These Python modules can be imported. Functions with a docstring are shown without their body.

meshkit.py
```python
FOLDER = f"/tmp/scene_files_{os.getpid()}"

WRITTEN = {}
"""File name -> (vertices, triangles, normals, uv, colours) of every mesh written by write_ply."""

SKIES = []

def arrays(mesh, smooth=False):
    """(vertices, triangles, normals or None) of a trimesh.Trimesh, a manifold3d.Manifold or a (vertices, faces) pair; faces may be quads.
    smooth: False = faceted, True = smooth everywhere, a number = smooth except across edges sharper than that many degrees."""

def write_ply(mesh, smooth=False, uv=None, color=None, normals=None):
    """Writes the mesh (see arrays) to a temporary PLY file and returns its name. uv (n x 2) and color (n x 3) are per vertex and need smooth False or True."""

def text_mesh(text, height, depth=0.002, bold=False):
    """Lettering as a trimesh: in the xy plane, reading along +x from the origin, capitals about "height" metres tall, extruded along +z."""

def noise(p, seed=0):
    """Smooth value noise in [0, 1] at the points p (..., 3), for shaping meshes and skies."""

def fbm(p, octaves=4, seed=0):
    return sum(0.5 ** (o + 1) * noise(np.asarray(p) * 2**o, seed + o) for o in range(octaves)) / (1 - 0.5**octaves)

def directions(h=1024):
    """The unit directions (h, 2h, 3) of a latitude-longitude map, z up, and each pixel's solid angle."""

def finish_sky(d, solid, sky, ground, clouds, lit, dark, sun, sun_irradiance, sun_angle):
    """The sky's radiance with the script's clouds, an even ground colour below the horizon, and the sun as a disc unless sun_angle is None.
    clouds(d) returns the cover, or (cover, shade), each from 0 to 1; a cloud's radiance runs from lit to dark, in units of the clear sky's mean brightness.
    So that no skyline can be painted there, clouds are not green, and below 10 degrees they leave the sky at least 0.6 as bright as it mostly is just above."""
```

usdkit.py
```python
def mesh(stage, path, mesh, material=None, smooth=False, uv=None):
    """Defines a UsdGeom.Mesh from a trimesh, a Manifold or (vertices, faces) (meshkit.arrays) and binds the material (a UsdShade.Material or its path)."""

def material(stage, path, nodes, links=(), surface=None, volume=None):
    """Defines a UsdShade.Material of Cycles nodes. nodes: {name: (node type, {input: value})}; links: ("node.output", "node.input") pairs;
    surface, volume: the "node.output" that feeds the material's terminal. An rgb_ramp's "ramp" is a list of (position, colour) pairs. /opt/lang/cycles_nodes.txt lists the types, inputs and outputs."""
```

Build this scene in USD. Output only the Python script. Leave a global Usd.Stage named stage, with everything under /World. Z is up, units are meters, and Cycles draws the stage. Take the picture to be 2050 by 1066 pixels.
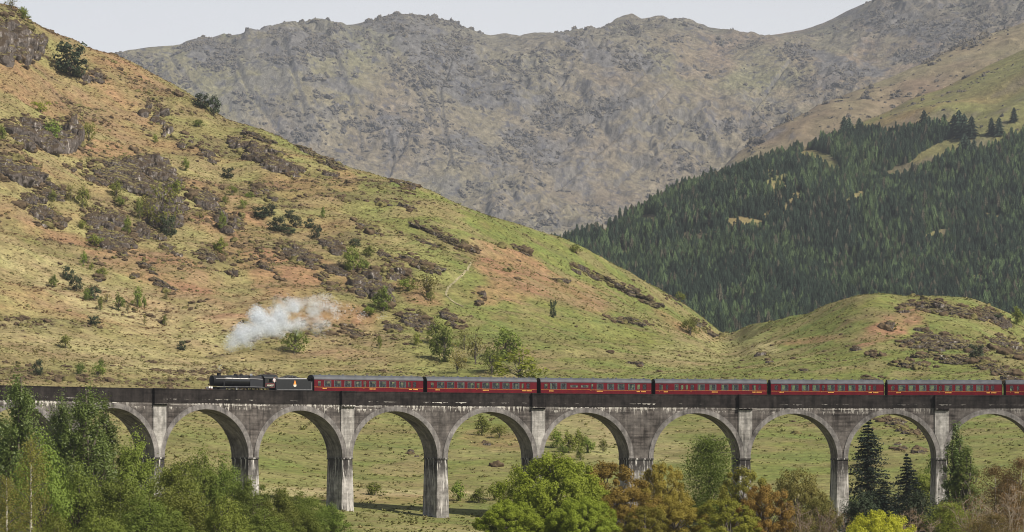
import math, numpy as np, trimesh, usdkit, meshkit
from pxr import Usd, UsdGeom, UsdLux, UsdShade, Gf, Sdf, Vt
from scipy.interpolate import PchipInterpolator
import shapely.geometry as sg

stage = Usd.Stage.CreateInMemory()
UsdGeom.SetStageUpAxis(stage, "Z")
UsdGeom.SetStageMetersPerUnit(stage, 1.0)
world = UsdGeom.Xform.Define(stage, "/World")
stage.SetDefaultPrim(world.GetPrim())

# ------------------------------------------------------------------ camera, sky, sun, exposure
F, VH, UC = 6529.0, 942.0, 1025.0          # focal length and horizon of the 2050 x 1066 photograph
EXPOSURE = 0.36
SKY_STRENGTH, SUN_INTENSITY = 0.05, 1.25
VEIL = (12.6, 12.7, 13.1)                      # a thin high cloud veil over the whole sky
SUN_AZ, SUN_EL = math.atan2(0.80, -0.60), math.radians(43)
cam = UsdGeom.Camera.Define(stage, "/World/camera")
cam.AddRotateXOp().Set(90.0)
cam.CreateHorizontalApertureAttr(36.0)
cam.CreateVerticalApertureAttr(36.0 * 532 / 1024)
cam.CreateFocalLengthAttr(36.0 * F / 2050)
cam.CreateVerticalApertureOffsetAttr(36.0 * (VH - 533) / 2050)
cam.CreateClippingRangeAttr(Gf.Vec2f(1.0, 60000.0))
cam.CreateExposureAttr(EXPOSURE)

sunv = np.array([math.sin(SUN_AZ) * math.cos(SUN_EL), math.cos(SUN_AZ) * math.cos(SUN_EL), math.sin(SUN_EL)])
sun = UsdLux.DistantLight.Define(stage, "/World/sun")
sun.CreateIntensityAttr(SUN_INTENSITY)
sun.CreateAngleAttr(0.5)
sun.CreateNormalizeAttr(True)
sun.CreateColorAttr(Gf.Vec3f(1.0, 0.94, 0.84))
sun.AddRotateZOp().Set(math.degrees(-SUN_AZ))
sun.AddRotateXOp().Set(math.degrees(SUN_EL - math.pi / 2) * 1.0)

def M(name, nodes, links=(), surface=None, volume=None):
    return usdkit.material(stage, "/World/Looks/" + name, nodes, links, surface, volume)

dome = UsdLux.DomeLight.Define(stage, "/World/sky")
sky = M("sky_look", {
    "sky": ("sky_texture", {"sky_type": "single_scattering", "sun_disc": False, "sun_elevation": SUN_EL, "sun_rotation": SUN_AZ, "air_density": 1.0, "aerosol_density": 2.0, "ozone_density": 1.0, "altitude": 20.0}),
    "tc": ("texture_coordinate", {}), "mp": ("mapping", {"scale": (1.0, 1.0, 3.0)}), "cn": ("noise_texture", {"scale": 1.6, "detail": 5.0, "roughness": 0.55}), "cr": ("map_range", {"from_min": 0.25, "from_max": 0.75, "to_min": 0.80, "to_max": 1.0}), "sz": ("separate_xyz", {}), "el": ("map_range", {"range_type": "smoothstep", "from_min": 0.08, "from_max": 0.34, "to_min": 0.95, "to_max": 0.10, "clamp": True}), "vf": ("math", {"math_type": "multiply"}),
    "veil": ("mix_color", {"b": VEIL}), "bg": ("background_shader", {"strength": SKY_STRENGTH})},
    [("tc.generated", "mp.vector"), ("mp.vector", "cn.vector"), ("cn.fac", "cr.value"), ("tc.generated", "sz.vector"), ("sz.z", "el.value"), ("el.result", "vf.value1"), ("cr.result", "vf.value2"), ("vf.value", "veil.fac"), ("sky.color", "veil.a"), ("veil.result", "bg.color")], surface="bg.background")
UsdShade.MaterialBindingAPI.Apply(dome.GetPrim()).Bind(sky)
dome.GetPrim().SetCustomDataByKey("kind", "structure")

# ------------------------------------------------------------------ helpers
used = {}
def numbered(path):
    k = used.get(path, -1) + 1
    used[path] = k
    return path if k == 0 else f"{path}_{k:03d}"
def keys(p, label=None, cat=None, group=None, kind=None):
    p = p.GetPrim() if hasattr(p, "GetPrim") else p
    for k, v in (("label", label), ("category", cat), ("group", group), ("kind", kind)):
        if v: p.SetCustomDataByKey(k, v)
    return p
def pth(parent): return "/World" if parent is None else (parent if isinstance(parent, str) else str(parent.GetPath()))
def obj(name, mesh, mat, parent=None, smooth=False, uv=None, tint=None, **kw):   # defines one Mesh
    p = numbered(pth(parent) + "/" + name)
    m = usdkit.mesh(stage, p, mesh, mat, smooth, uv)
    if tint is not None:
        UsdGeom.PrimvarsAPI(m).CreatePrimvar("tint", Sdf.ValueTypeNames.Color3fArray, "vertex").Set(Vt.Vec3fArray.FromNumpy(np.asarray(tint, np.float32)))
    return keys(m, **kw)
def thing(name, label, cat, loc=(0, 0, 0), rotz=0.0, group=None, scale=None, tilt=0.0):
    x = UsdGeom.Xform.Define(stage, numbered("/World/" + name))
    x.AddTranslateOp().Set(Gf.Vec3d(*map(float, loc)))
    if rotz: x.AddRotateZOp().Set(math.degrees(rotz))
    if tilt: x.AddRotateYOp().Set(math.degrees(tilt))
    if scale is not None: x.AddScaleOp().Set(Gf.Vec3f(*map(float, np.broadcast_to(scale, 3))))
    return keys(x, label, cat, group)
def copy_of(proto, name, label, cat, loc, rotz=0.0, group=None, scale=None, tilt=0.0):
    t = thing(name, label, cat, loc, rotz, group, scale, tilt)
    t.GetReferences().AddInternalReference(proto)
    t.SetInstanceable(True)
    return t
def proto_class(name):
    p = "/World/" + name
    c = stage.CreateClassPrim(p)
    c.SetTypeName("Xform")
    return c
def cat(ms): 
    vs, fs, n = [], [], 0
    for v, f in ms:
        v = np.asarray(v, float); f = np.asarray(f, int)
        if f.shape[1] == 4: f = np.vstack([f[:, [0, 1, 2]], f[:, [0, 2, 3]]])
        vs.append(v); fs.append(f + n); n += len(v)
    return np.vstack(vs), np.vstack(fs)
def box(x0, x1, y0, y1, z0, z1):
    v = np.array([(x, y, z) for x in (x0, x1) for y in (y0, y1) for z in (z0, z1)], float)
    f = [(0, 1, 3, 2), (4, 6, 7, 5), (0, 4, 5, 1), (2, 3, 7, 6), (0, 2, 6, 4), (1, 5, 7, 3)]
    return v, np.array(f)
def tube(pts, rad, sides=6, cap=True):
    p = np.asarray(pts, float); r = np.broadcast_to(np.asarray(rad, float), (len(p),))
    t = np.gradient(p, axis=0); t /= np.linalg.norm(t, axis=1, keepdims=True) + 1e-9
    ref = np.where(np.abs(t[:, 2:]) < 0.9, [[0, 0, 1.0]], [[1.0, 0, 0]])
    a = np.cross(t, ref); a /= np.linalg.norm(a, axis=1, keepdims=True) + 1e-9
    b = np.cross(t, a); g = np.arange(sides) * 2 * np.pi / sides
    v = (p[:, None] + r[:, None, None] * (np.cos(g)[None, :, None] * a[:, None] + np.sin(g)[None, :, None] * b[:, None])).reshape(-1, 3)
    i, j = np.meshgrid(np.arange(len(p) - 1), np.arange(sides), indexing="ij")
    q = np.stack([i * sides + j, i * sides + (j + 1) % sides, (i + 1) * sides + (j + 1) % sides, (i + 1) * sides + j], -1).reshape(-1, 4)
    f = np.vstack([q[:, [0, 1, 2]], q[:, [0, 2, 3]]])
    if cap:
        n = len(v); v = np.vstack([v, p[0], p[-1]]); e = (len(p) - 1) * sides; k = np.arange(sides)
        f = np.vstack([f, np.stack([np.full(sides, n), (k + 1) % sides, k], 1), np.stack([np.full(sides, n + 1), e + k, e + (k + 1) % sides], 1)])
    return v, f
def prism_y(poly, y0, y1):
    """a shapely polygon in x,z pushed along y from y0 to y1"""
    m = trimesh.creation.extrude_polygon(poly, y1 - y0, engine="earcut")
    v = np.array(m.vertices); return np.stack([v[:, 0], v[:, 2] + y0, v[:, 1]], 1), np.array(m.faces)[:, ::-1]
def grid_faces(nr, nc):
    i, j = np.meshgrid(np.arange(nr - 1), np.arange(nc - 1), indexing="ij")
    a = (i * nc + j).ravel()
    return np.stack([a, a + 1, a + nc + 1, a + nc], 1)
def noise2(X, Y, scale, seed=0, oct=4, z=0.0):
    p = np.stack([X / scale, Y / scale, np.full_like(X, 7.31) + z], -1)
    return meshkit.fbm(p, oct, seed)
def ridged(X, Y, scale, seed=0, oct=4):
    out, amp, tot = 0, 1.0, 0
    for o in range(oct):
        p = np.stack([X * 2**o / scale, Y * 2**o / scale, np.full_like(X, 3.7 + o)], -1)
        out = out + amp * (1 - np.abs(2 * meshkit.noise(p, seed + o * 11) - 1)); tot += amp; amp *= 0.5
    return out / tot
def sstep(x, a, b):
    t = np.clip((x - a) / (b - a), 0, 1); return t * t * (3 - 2 * t)
def ray(U, V, Y): return np.array([(U - UC) / F * Y, Y, (VH - V) / F * Y])

# ------------------------------------------------------------------ viaduct frame: s along the front face, d depth behind it
R, VY, VX, VA = 225.0, 557.769, 73.4696, 0.0346386
def via(s, d, z):
    s, d, z = np.broadcast_arrays(np.asarray(s, float), np.asarray(d, float), np.asarray(z, float))
    a = VA - s / R
    return np.stack([VX + R * math.sin(VA) - (R + d) * np.sin(a), VY - R * math.cos(VA) + (R + d) * np.cos(a), z], -1)
def heading(s): return VA - s / R
_s = np.linspace(-260, 130, 4000); _p = via(_s, 0, 0); _u = UC + F * _p[:, 0] / _p[:, 1]
def s_of_u(u, d=0.0):
    p = via(_s, d, 0); return float(np.interp(u, UC + F * p[:, 0] / p[:, 1], _s))
def yv(u): return np.interp(u, _u, _p[:, 1])
ZP, ZL, ZS = 12.86, 2.05, 10.68            # parapet top, impost, string course
RAIL = ZP - 1.15
PIERS = {}                                  # index -> s of the pier's centre
for k, s in zip(range(9), [-139.0, -121.9, -104.9, -87.8, -70.7, -52.4, -34.1, -17.07, 0.0]): PIERS[k] = s
for k in (-1, -2, -3): PIERS[k] = PIERS[k + 1] - 17.07
for k in (9, 10, 11): PIERS[k] = PIERS[k - 1] + 17.07
HALF = {k: (2.135 if k == 5 else 0.915) for k in PIERS}

# ------------------------------------------------------------------ terrain: near hills and valley floor
ST = [-420, 0, 320, 500, 690, 886, 1077, 1283, 1500, 1700, 1900, 2100, 2470]
def tab(vals): return PchipInterpolator(ST, vals)
T3 = tab([985, 990, 996, 1003, 1024, 1038, 1052, 1064, 1076, 1084, 1076, 1060, 1060])
T4 = tab([915, 925, 950, 975, 988, 994, 996, 998, 1000, 1000, 998, 990, 990])
T5 = tab([845, 860, 885, 902, 916, 922, 920, 922, 918, 920, 915, 905, 905])
T6 = tab([785, 800, 812, 820, 824, 832, 836, 838, 838, 838, 838, 835, 835])
T7 = tab([700, 728, 745, 750, 752, 755, 756, 758, 752, 745, 742, 742, 742])
SKY1 = np.array([(-420, -170), (-200, -70), (0, 12), (30, 22), (60, 45), (110, 73), (150, 86), (175, 100), (215, 112), (260, 132), (330, 170), (400, 206), (455, 245), (520, 265), (600, 300), (680, 331), (760, 358), (830, 378), (900, 408), (980, 440), (1060, 465), (1130, 490), (1200, 520), (1270, 555), (1330, 588), (1380, 620), (1420, 650), (1450, 671), (1475, 668), (1500, 656), (1560, 641), (1620, 630), (1680, 611), (1720, 598), (1760, 593), (1820, 598), (1880, 597), (1940, 604), (1990, 623), (2050, 652), (2150, 690), (2470, 720)], float)
SKYR = PchipInterpolator(SKY1[:, 0], SKY1[:, 1])
YR = PchipInterpolator([-420, 0, 260, 690, 900, 1200, 1400, 1450, 1520, 1620, 1760, 1900, 2050, 2470], [1150, 1200, 1240, 1150, 1130, 1200, 1300, 1310, 1180, 1080, 1010, 1010, 1040, 1060])
U_T = np.arange(-420, 2471, 6.0)
Y_T = np.concatenate([np.linspace(12, 440, 26)[:-1], np.linspace(440, 1340, 370)[:-1], np.linspace(1340, 2300, 24)])
ZFRONT = PchipInterpolator([-420, 0, 500, 640, 720, 940, 1020, 1100, 2470], [-12, -13, -12.5, -11.5, -9.6, -9.8, -11, -11.8, -12.5])
def terrain_column(u):
    y0 = float(yv(u)); yr = float(YR(u)); vs = float(SKYR(u)); y7 = y0 + 285
    ys = [10, 120, 260, 400, y0, y0 + 45, y0 + 105, y0 + 195, y7]
    zf = float(ZFRONT(u))
    zs = [-1.75, -5.0, -9.0 + 0.45 * (zf + 9.6), zf] + [(VH - float(t(u))) / F * y for t, y in ((T3, y0), (T4, y0 + 45), (T5, y0 + 105), (T6, y0 + 195), (T7, y7))]
    z7, zr = zs[-1], (VH - vs) / F * yr
    for a, b in ((0.33, 0.30), (0.68, 0.68)):
        ys.append(y7 + a * (yr - y7)); zs.append(z7 + b * (zr - z7))
    ys += [yr, yr + 90, yr + 260, 2000, 2320]
    zs += [zr, zr - 6, min(zr - 25, (VH - vs - 60) / F * (yr + 260)), 62, 66]
    return PchipInterpolator(ys, zs)(Y_T)
ZT = np.stack([terrain_column(u) for u in U_T], 1)
UU, YY = np.meshgrid(U_T, Y_T)
XX = (UU - UC) / F * YY
fr = (YY - yv(UU) - 120) / (YR(UU) - yv(UU) - 120)                   # 0 near the viaduct, 1 on the skyline
amp = sstep(fr, 0.05, 0.5) * (1 - 0.8 * np.exp(-((fr - 1) / 0.07) ** 2))
lefth = sstep(UU, 1500, 1000)
Xr, Yr_ = XX * 0.80 + YY * 0.6, -XX * 0.6 + YY * 0.80                 # ribs run down to the right
rel = (noise2(Xr, Yr_ * 2.2, 110, 3, 3) - 0.5) * 11 + (ridged(Xr, Yr_ * 2.4, 46, 9, 3) - 0.62) * 7.5 * (0.35 + 0.65 * lefth)
ZT = ZT + rel * amp + (noise2(XX, YY, 9, 5, 3) - 0.5) * (0.5 + 1.3 * sstep(fr, 0, 0.4)) * sstep(YY, 300, 420)
VV = VH - F * ZT / YY
VMIN = np.minimum.accumulate(np.where(YY < 400, 2000, VV), 0)

def ground(x, y):
    u = UC + F * x / y
    iu = np.clip((u - U_T[0]) / 6.0, 0, len(U_T) - 1.001); i0 = int(iu); fu = iu - i0
    iy = np.interp(y, Y_T, np.arange(len(Y_T))); j0 = min(int(iy), len(Y_T) - 2); fy = iy - j0
    a = ZT[j0:j0 + 2, i0:i0 + 2]
    return float((a[0, 0] * (1 - fu) + a[0, 1] * fu) * (1 - fy) + (a[1, 0] * (1 - fu) + a[1, 1] * fu) * fy)
def hill_point(u, v):
    """the ground seen at a place of the photograph, behind the viaduct"""
    i = int(round((u - U_T[0]) / 6.0)); col = VV[:, i].copy(); col[Y_T < yv(u) + 12] = 5000
    col[Y_T > float(YR(u)) + 60] = 5000
    ok = np.nonzero(col <= v)[0]
    j = ok[0] if len(ok) else int(np.argmin(col))
    y = Y_T[j]
    if j > 0 and col[j - 1] < 4000 and col[j - 1] > v > col[j]: y = np.interp(-v, [-col[j - 1], -col[j]], [Y_T[j - 1], Y_T[j]])
    x = (u - UC) / F * y
    return np.array([x, y, ground(x, y)])

COL = {k: np.array(c) for k, c in dict(straw=(0.235, 0.202, 0.088), olive=(0.16, 0.14, 0.056), green=(0.135, 0.152, 0.042), bracken=(0.225, 0.138, 0.074), heather=(0.10, 0.075, 0.05),
       rock=(0.22, 0.20, 0.19), pale=(0.31, 0.26, 0.135), rust=(0.225, 0.125, 0.075), brown=(0.21, 0.155, 0.085)).items()}
def blend(c, k, m): return c * (1 - m[..., None]) + COL[k] * m[..., None]
nA, nB, nC, nD = noise2(XX, YY, 70, 21, 5), noise2(Xr, Yr_ * 2.0, 26, 31, 5), noise2(XX, YY * 1.2, 8, 41, 4), noise2(Xr, Yr_ * 2.5, 55, 51, 4)
tint = np.broadcast_to(COL["straw"], XX.shape + (3,)).copy()
tint = blend(tint, "olive", sstep(nB, 0.40, 0.62) * 0.8)
gz = np.clip(sstep(UU, 560, 1050) * 0.9 + np.exp(-((fr - 1) / 0.16) ** 2) * sstep(UU, 200, 600) * 0.7, 0, 1)
gz = np.where(UU > 1450, 0.85, gz) * sstep(fr, -0.2, 0.15)
tint = blend(tint, "green", np.clip(gz * (0.5 + 0.9 * sstep(nA, 0.33, 0.62)), 0, 0.94))
low = sstep(fr, 0.12, -0.1)
tint = blend(tint, "green", low * (0.35 + 0.6 * sstep(nB, 0.34, 0.60)))
tint = blend(tint, "pale", low * sstep(nD, 0.58, 0.70) * 0.45)
bz = sstep(UU, 900, 500) * sstep(fr, 0.22, 0.4)
tint = blend(tint, "bracken", np.clip(bz * sstep(nD, 0.50, 0.66), 0, 0.7))
tint = blend(tint, "heather", np.clip(sstep(nB, 0.585, 0.66) * (0.25 + 0.75 * sstep(UU, 1000, 500)) * sstep(fr, 0.15, 0.35), 0, 0.45))
# patches read off the hillside: centre u, v, radii, slant (degrees), colour, strength
PATCH = [(1750, 700, 340, 85, 0, "green", .8), (1250, 900, 900, 80, 0, "green", .4), (1300, 720, 200, 50, 8, "green", .4), (180, 298, 150, 16, 4, "bracken", .9), (470, 445, 70, 55, 35, "bracken", .85), (330, 545, 130, 40, 18, "bracken", .8), (390, 600, 80, 25, 20, "rust", .7), (560, 555, 80, 45, 25, "bracken", .9),
         (640, 545, 70, 30, 25, "bracken", .8), (450, 640, 60, 18, 12, "rust", .8), (690, 362, 25, 22, 0, "bracken", .7), (600, 380, 80, 25, 22, "bracken", .55), (1020, 545, 75, 52, 28, "bracken", .92),
         (1120, 585, 110, 30, 20, "bracken", .85), (980, 590, 45, 22, 0, "bracken", .8), (650, 620, 90, 26, 15, "bracken", .7), (840, 590, 50, 22, 25, "bracken", .7), (230, 170, 60, 40, 20, "bracken", .5),
         (1395, 665, 50, 12, 12, "bracken", .7), (1345, 645, 45, 10, 30, "bracken", .5), (1790, 650, 85, 24, -22, "bracken", 1.0), (1640, 680, 80, 7, -6, "bracken", .8), (1990, 640, 30, 14, 30, "bracken", .6), (1530, 700, 30, 12, 0, "pale", .7),
         (1420, 700, 130, 35, -10, "pale", .4), (350, 640, 180, 50, 16, "pale", .55), (120, 560, 140, 40, 24, "pale", .6), (200, 700, 200, 30, 10, "pale", .5), (430, 735, 150, 16, 0, "pale", .5), (590, 730, 150, 25, 20, "olive", .6), (690, 690, 140, 35, 12, "brown", .55),
         (640, 985, 300, 9, 1, "pale", .9), (800, 1000, 160, 8, 1, "bracken", .45), (820, 937, 60, 14, 0, "brown", .6), (1180, 860, 90, 30, 10, "pale", .5), (1000, 880, 70, 22, 10, "bracken", .45), (1250, 900, 120, 30, 0, "pale", .45),
         (520, 470, 120, 14, 28, "green", .3), (100, 500, 70, 10, 20, "green", .6), (560, 260, 90, 12, 22, "green", .6), (1750, 720, 200, 20, 0, "green", .5), (930, 560, 14, 60, -25, "green", .6), (1100, 520, 160, 10, 26, "green", .5), (1108, 615, 9, 26, 0, "green", .8),
         (1140, 690, 140, 14, 18, "olive", .5), (760, 470, 80, 16, 25, "straw", .5), (1090, 740, 90, 22, 30, "olive", .4)]
for u, v, a, b, th, key, k in PATCH:
    c, s = math.cos(math.radians(th)), math.sin(math.radians(th))
    du, dv = UU - u, VV - v
    e = np.hypot((du * c + dv * s) / a, (-du * s + dv * c) / b)
    m = sstep(1.35 - e + (nC - 0.5) * 1.5 + (nB - 0.5) * 1.0, 0.1, 0.6) * k * (np.abs(dv) < 200) * (YY > yv(UU) + 15)
    tint = blend(tint, key, m)
nE, nF = noise2(XX, YY, 4.5, 161, 3), noise2(Xr, Yr_ * 1.8, 15, 163, 4)
tint = blend(tint, "brown", sstep(nF, 0.50, 0.62) * (0.30 + 0.25 * sstep(fr, -0.1, 0.3)))
tint = blend(tint, "olive", sstep(nE, 0.54, 0.70) * 0.6)
tint = tint * (0.70 + 0.60 * nC[..., None])

def ground_look(name, s1, s2, s3, stretch, dark, bumpd, lo=0.55, hi=1.45, darkth=(0.60, 0.72)):
    return M(name, {
        "g": ("geometry", {}), "map": ("mapping", {"scale": stretch}), "a": ("attribute", {"attribute": "tint"}),
        "n1": ("noise_texture", {"scale": s1, "detail": 5.0, "roughness": 0.65, "distortion": 0.4}), "r1": ("map_range", {"from_min": 0.3, "from_max": 0.7, "to_min": lo, "to_max": hi}),
        "n2": ("noise_texture", {"scale": s2, "detail": 6.0, "roughness": 0.7, "distortion": 0.6}), "r2": ("map_range", {"from_min": darkth[0], "from_max": darkth[1], "to_min": 0.0, "to_max": 0.8, "clamp": True}),
        "n3": ("noise_texture", {"scale": s3, "detail": 3.0, "roughness": 0.6}),
        "m1": ("mix_color", {"blend_type": "multiply", "fac": 1.0}), "m2": ("mix_color", {"blend_type": "mix", "b": dark}), "hs": ("hsv", {"hue": 0.5, "saturation": 1.0, "value": 1.0}),
        "hr": ("map_range", {"from_min": 0.3, "from_max": 0.7, "to_min": 0.48, "to_max": 0.52}),
        "bp": ("bump", {"strength": 0.8, "distance": bumpd}), "p": ("principled_bsdf", {"roughness": 0.95, "specular_ior_level": 0.1})},
        [("g.position", "map.vector"), ("map.vector", "n1.vector"), ("map.vector", "n2.vector"), ("map.vector", "n3.vector"), ("n1.fac", "r1.value"), ("n2.fac", "r2.value"), ("a.color", "hs.color"), ("n3.fac", "hr.value"), ("hr.result", "hs.hue"),
         ("hs.color", "m1.a"), ("r1.result", "m1.b"), ("m1.result", "m2.a"), ("r2.result", "m2.fac"), ("m2.result", "p.base_color"), ("n1.fac", "bp.height"), ("bp.normal", "p.normal")], surface="p.BSDF")
hill_look = ground_look("hill_grass", 0.9, 0.45, 0.12, (0.5, 0.8, 1.0), (0.085, 0.07, 0.04), 0.7)
P3 = np.stack([XX, YY, ZT], -1).reshape(-1, 3)
obj("terrain", (P3, grid_faces(*XX.shape)), hill_look, smooth=True, tint=tint.reshape(-1, 3), kind="structure", label="grassy bracken covered hillside and valley floor behind the viaduct")

# ------------------------------------------------------------------ distant hills
def far_hill(name, sky_pts, yr, yb, vb, us, ny, relief, tint_fn, mat, label, back=400, carve=()):
    sk = PchipInterpolator(*np.array(sky_pts, float).T); yrf = PchipInterpolator(*np.array(yr, float).T)
    n2 = ny // 6
    U, T = np.meshgrid(us, np.concatenate([np.linspace(0, 1, ny), 1 + np.linspace(0, 1, n2 + 1)[1:]]))
    Yr = yrf(U); Y = np.where(T <= 1, yb + np.minimum(T, 1) * (Yr - yb), Yr + (T - 1) * back)
    from scipy.ndimage import gaussian_filter1d
    soft = gaussian_filter1d(sk(us), 22 if len(us) > 500 else 8)[None] + 0 * U
    zb = (VH - vb) / F * yb; wgt = sstep(T, 0.80, 1.0); zr = (VH - (sk(U) * wgt + soft * (1 - wgt))) / F * Yr
    t = np.clip(T, 0, 1); Z = zb + (zr - zb) * (0.55 * t + 0.45 * t * t * (3 - 2 * t) * 1.0)
    Z = np.where(T > 1, zr - (T - 1) ** 1.3 * back * 0.8, Z)
    X = (U - UC) / F * Y
    edge = 1 - 0.82 * np.exp(-((T - 1) / 0.06) ** 2)
    Z = Z + relief(X, Y, T) * edge
    V = VH - F * Z / Y; cut = np.zeros_like(V)
    for w, dep, line in carve:
        L = np.array(line, float); dm = np.full(V.shape, 1e9)
        wu = U + (noise2(X, Y * 0.5, 130, 173, 3) - 0.5) * 34
        for a, b in zip(L[:-1], L[1:]):
            ab = b - a; tt = np.clip(((wu - a[0]) * ab[0] + (V - a[1]) * ab[1]) / (ab @ ab), 0, 1); dm = np.minimum(dm, np.hypot(wu - a[0] - tt * ab[0], V - a[1] - tt * ab[1]))
        wob = w * (0.45 + 0.8 * noise2(X, Y, 60, 171, 2)); cut = np.maximum(cut, dep * (0.15 + 0.75 * noise2(X, Y, 90, 175, 2)) * np.exp(-(dm / wob) ** 2))
    Z = Z - cut; V = VH - F * Z / Y
    gy, gx = np.gradient(Z); dy, dx = np.gradient(Y)[0], np.gradient(X)[1]
    slope = np.hypot(gy / np.maximum(np.abs(dy), 1e-3), gx / np.maximum(np.abs(dx), 1e-3))
    tn = tint_fn(X, Y, Z, U, V, T, slope)
    obj(name, (np.stack([X, Y, Z], -1).reshape(-1, 3), grid_faces(*X.shape)), mat, smooth=True, tint=tn.reshape(-1, 3), kind="structure", label=label)
    return X, Y, Z, U, V, T

rock_far = ground_look("mountain_ground", 0.12, 0.055, 0.004, (1.0, 0.8, 0.55), (0.045, 0.047, 0.062), 7.0, 0.45, 1.55, (0.53, 0.63))
def mrelief(X, Y, T):
    r = (noise2(X, Y, 700, 61, 3) - 0.5) * 150 * np.sin(np.clip(T, 0, 1) * math.pi)
    r += (ridged(X + 0.45 * Y, Y * 0.35, 330, 71, 5) - 0.6) * 88
    r += (ridged(X * 0.9 - 0.3 * Y, Y * 0.7, 90, 77, 4) - 0.6) * 20
    c = noise2(X, Y, 200, 83, 4); cm = sstep(c, 0.45, 0.58)
    wx = X + (noise2(X, Y, 120, 85, 3) - 0.5) * 90
    rib = ridged(wx, Y * 0.28 + X * 0.1, 75, 87, 4); r += (0.22 + 0.78 * cm) * (rib ** 2 - 0.35) * 21
    h = r / 30 + Y / 110 + noise2(X, Y, 90, 89, 3) * 3; r += cm * (sstep(h - np.floor(h), 0.3, 0.55) - (h - np.floor(h))) * 9
    return r + (0.25 + 0.75 * sstep(c, 0.44, 0.58)) * ((ridged(X, Y * 0.6, 42, 79, 4) - 0.6) * 26 + (noise2(X, Y * .7, 16, 80, 3) - 0.5) * 16)
ROCKS = [(1000, 195, 130, 35, 12), (1100, 225, 45, 30, 40), (860, 100, 130, 45, 30), (620, 85, 90, 25, 10), (420, 100, 70, 25, 20), (560, 110, 50, 20, 30), (1180, 100, 70, 16, 25), (1290, 130, 60, 25, 30), (780, 240, 60, 14, 5), (785, 285, 12, 40, 10), (1220, 220, 70, 24, -20), (960, 300, 80, 25, 25), (1050, 280, 60, 20, 30), (1390, 240, 25, 10, 10), (700, 180, 60, 14, 15), (1880, 60, 110, 22, 5), (1760, 35, 120, 16, 5), (1830, 110, 60, 12, -10), (1640, 110, 60, 12, 15), (1700, 140, 60, 12, 0)]
def mtint(X, Y, Z, U, V, T, slope):
    g = np.broadcast_to(np.array((0.142, 0.122, 0.086)), X.shape + (3,)).copy()
    n1, n2, n3 = noise2(X, Y, 420, 91, 5), noise2(X, Y * 0.7, 90, 95, 4), noise2(X, Y, 25, 97, 3)
    m = sstep(n1, 0.42, 0.6)[..., None]; g = g * (1 - m) + np.array((0.142, 0.130, 0.078)) * m
    m = (sstep(U, 1150, 1400) * sstep(n2, 0.38, 0.6) * 0.8)[..., None]; g = g * (1 - m) + np.array((0.152, 0.118, 0.084)) * m
    k = sstep(slope + (n2 - 0.5) * 1.2 + (n3 - 0.5) * 0.9, 0.75, 1.15) * 0.75
    for u, v, a, b, th in ROCKS:
        c, s = math.cos(math.radians(th)), math.sin(math.radians(th)); du, dv = U - u, V - v
        e = np.hypot((du * c + dv * s) / a, (-du * s + dv * c) / b)
        k = np.maximum(k, sstep(1.5 - e + (n3 - 0.5) * 2.4 + (n2 - 0.5) * 2.0, 0.3, 0.9))
    up = sstep(V + (n2 - 0.5) * 160, 150, 20) * 0.5; k = np.maximum(k, up)
    k = (np.clip(k, 0, 0.95))[..., None]
    return (g * (1 - k) + np.array((0.095, 0.091, 0.088)) * k) * (0.7 + 0.6 * n3[..., None])
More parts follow.
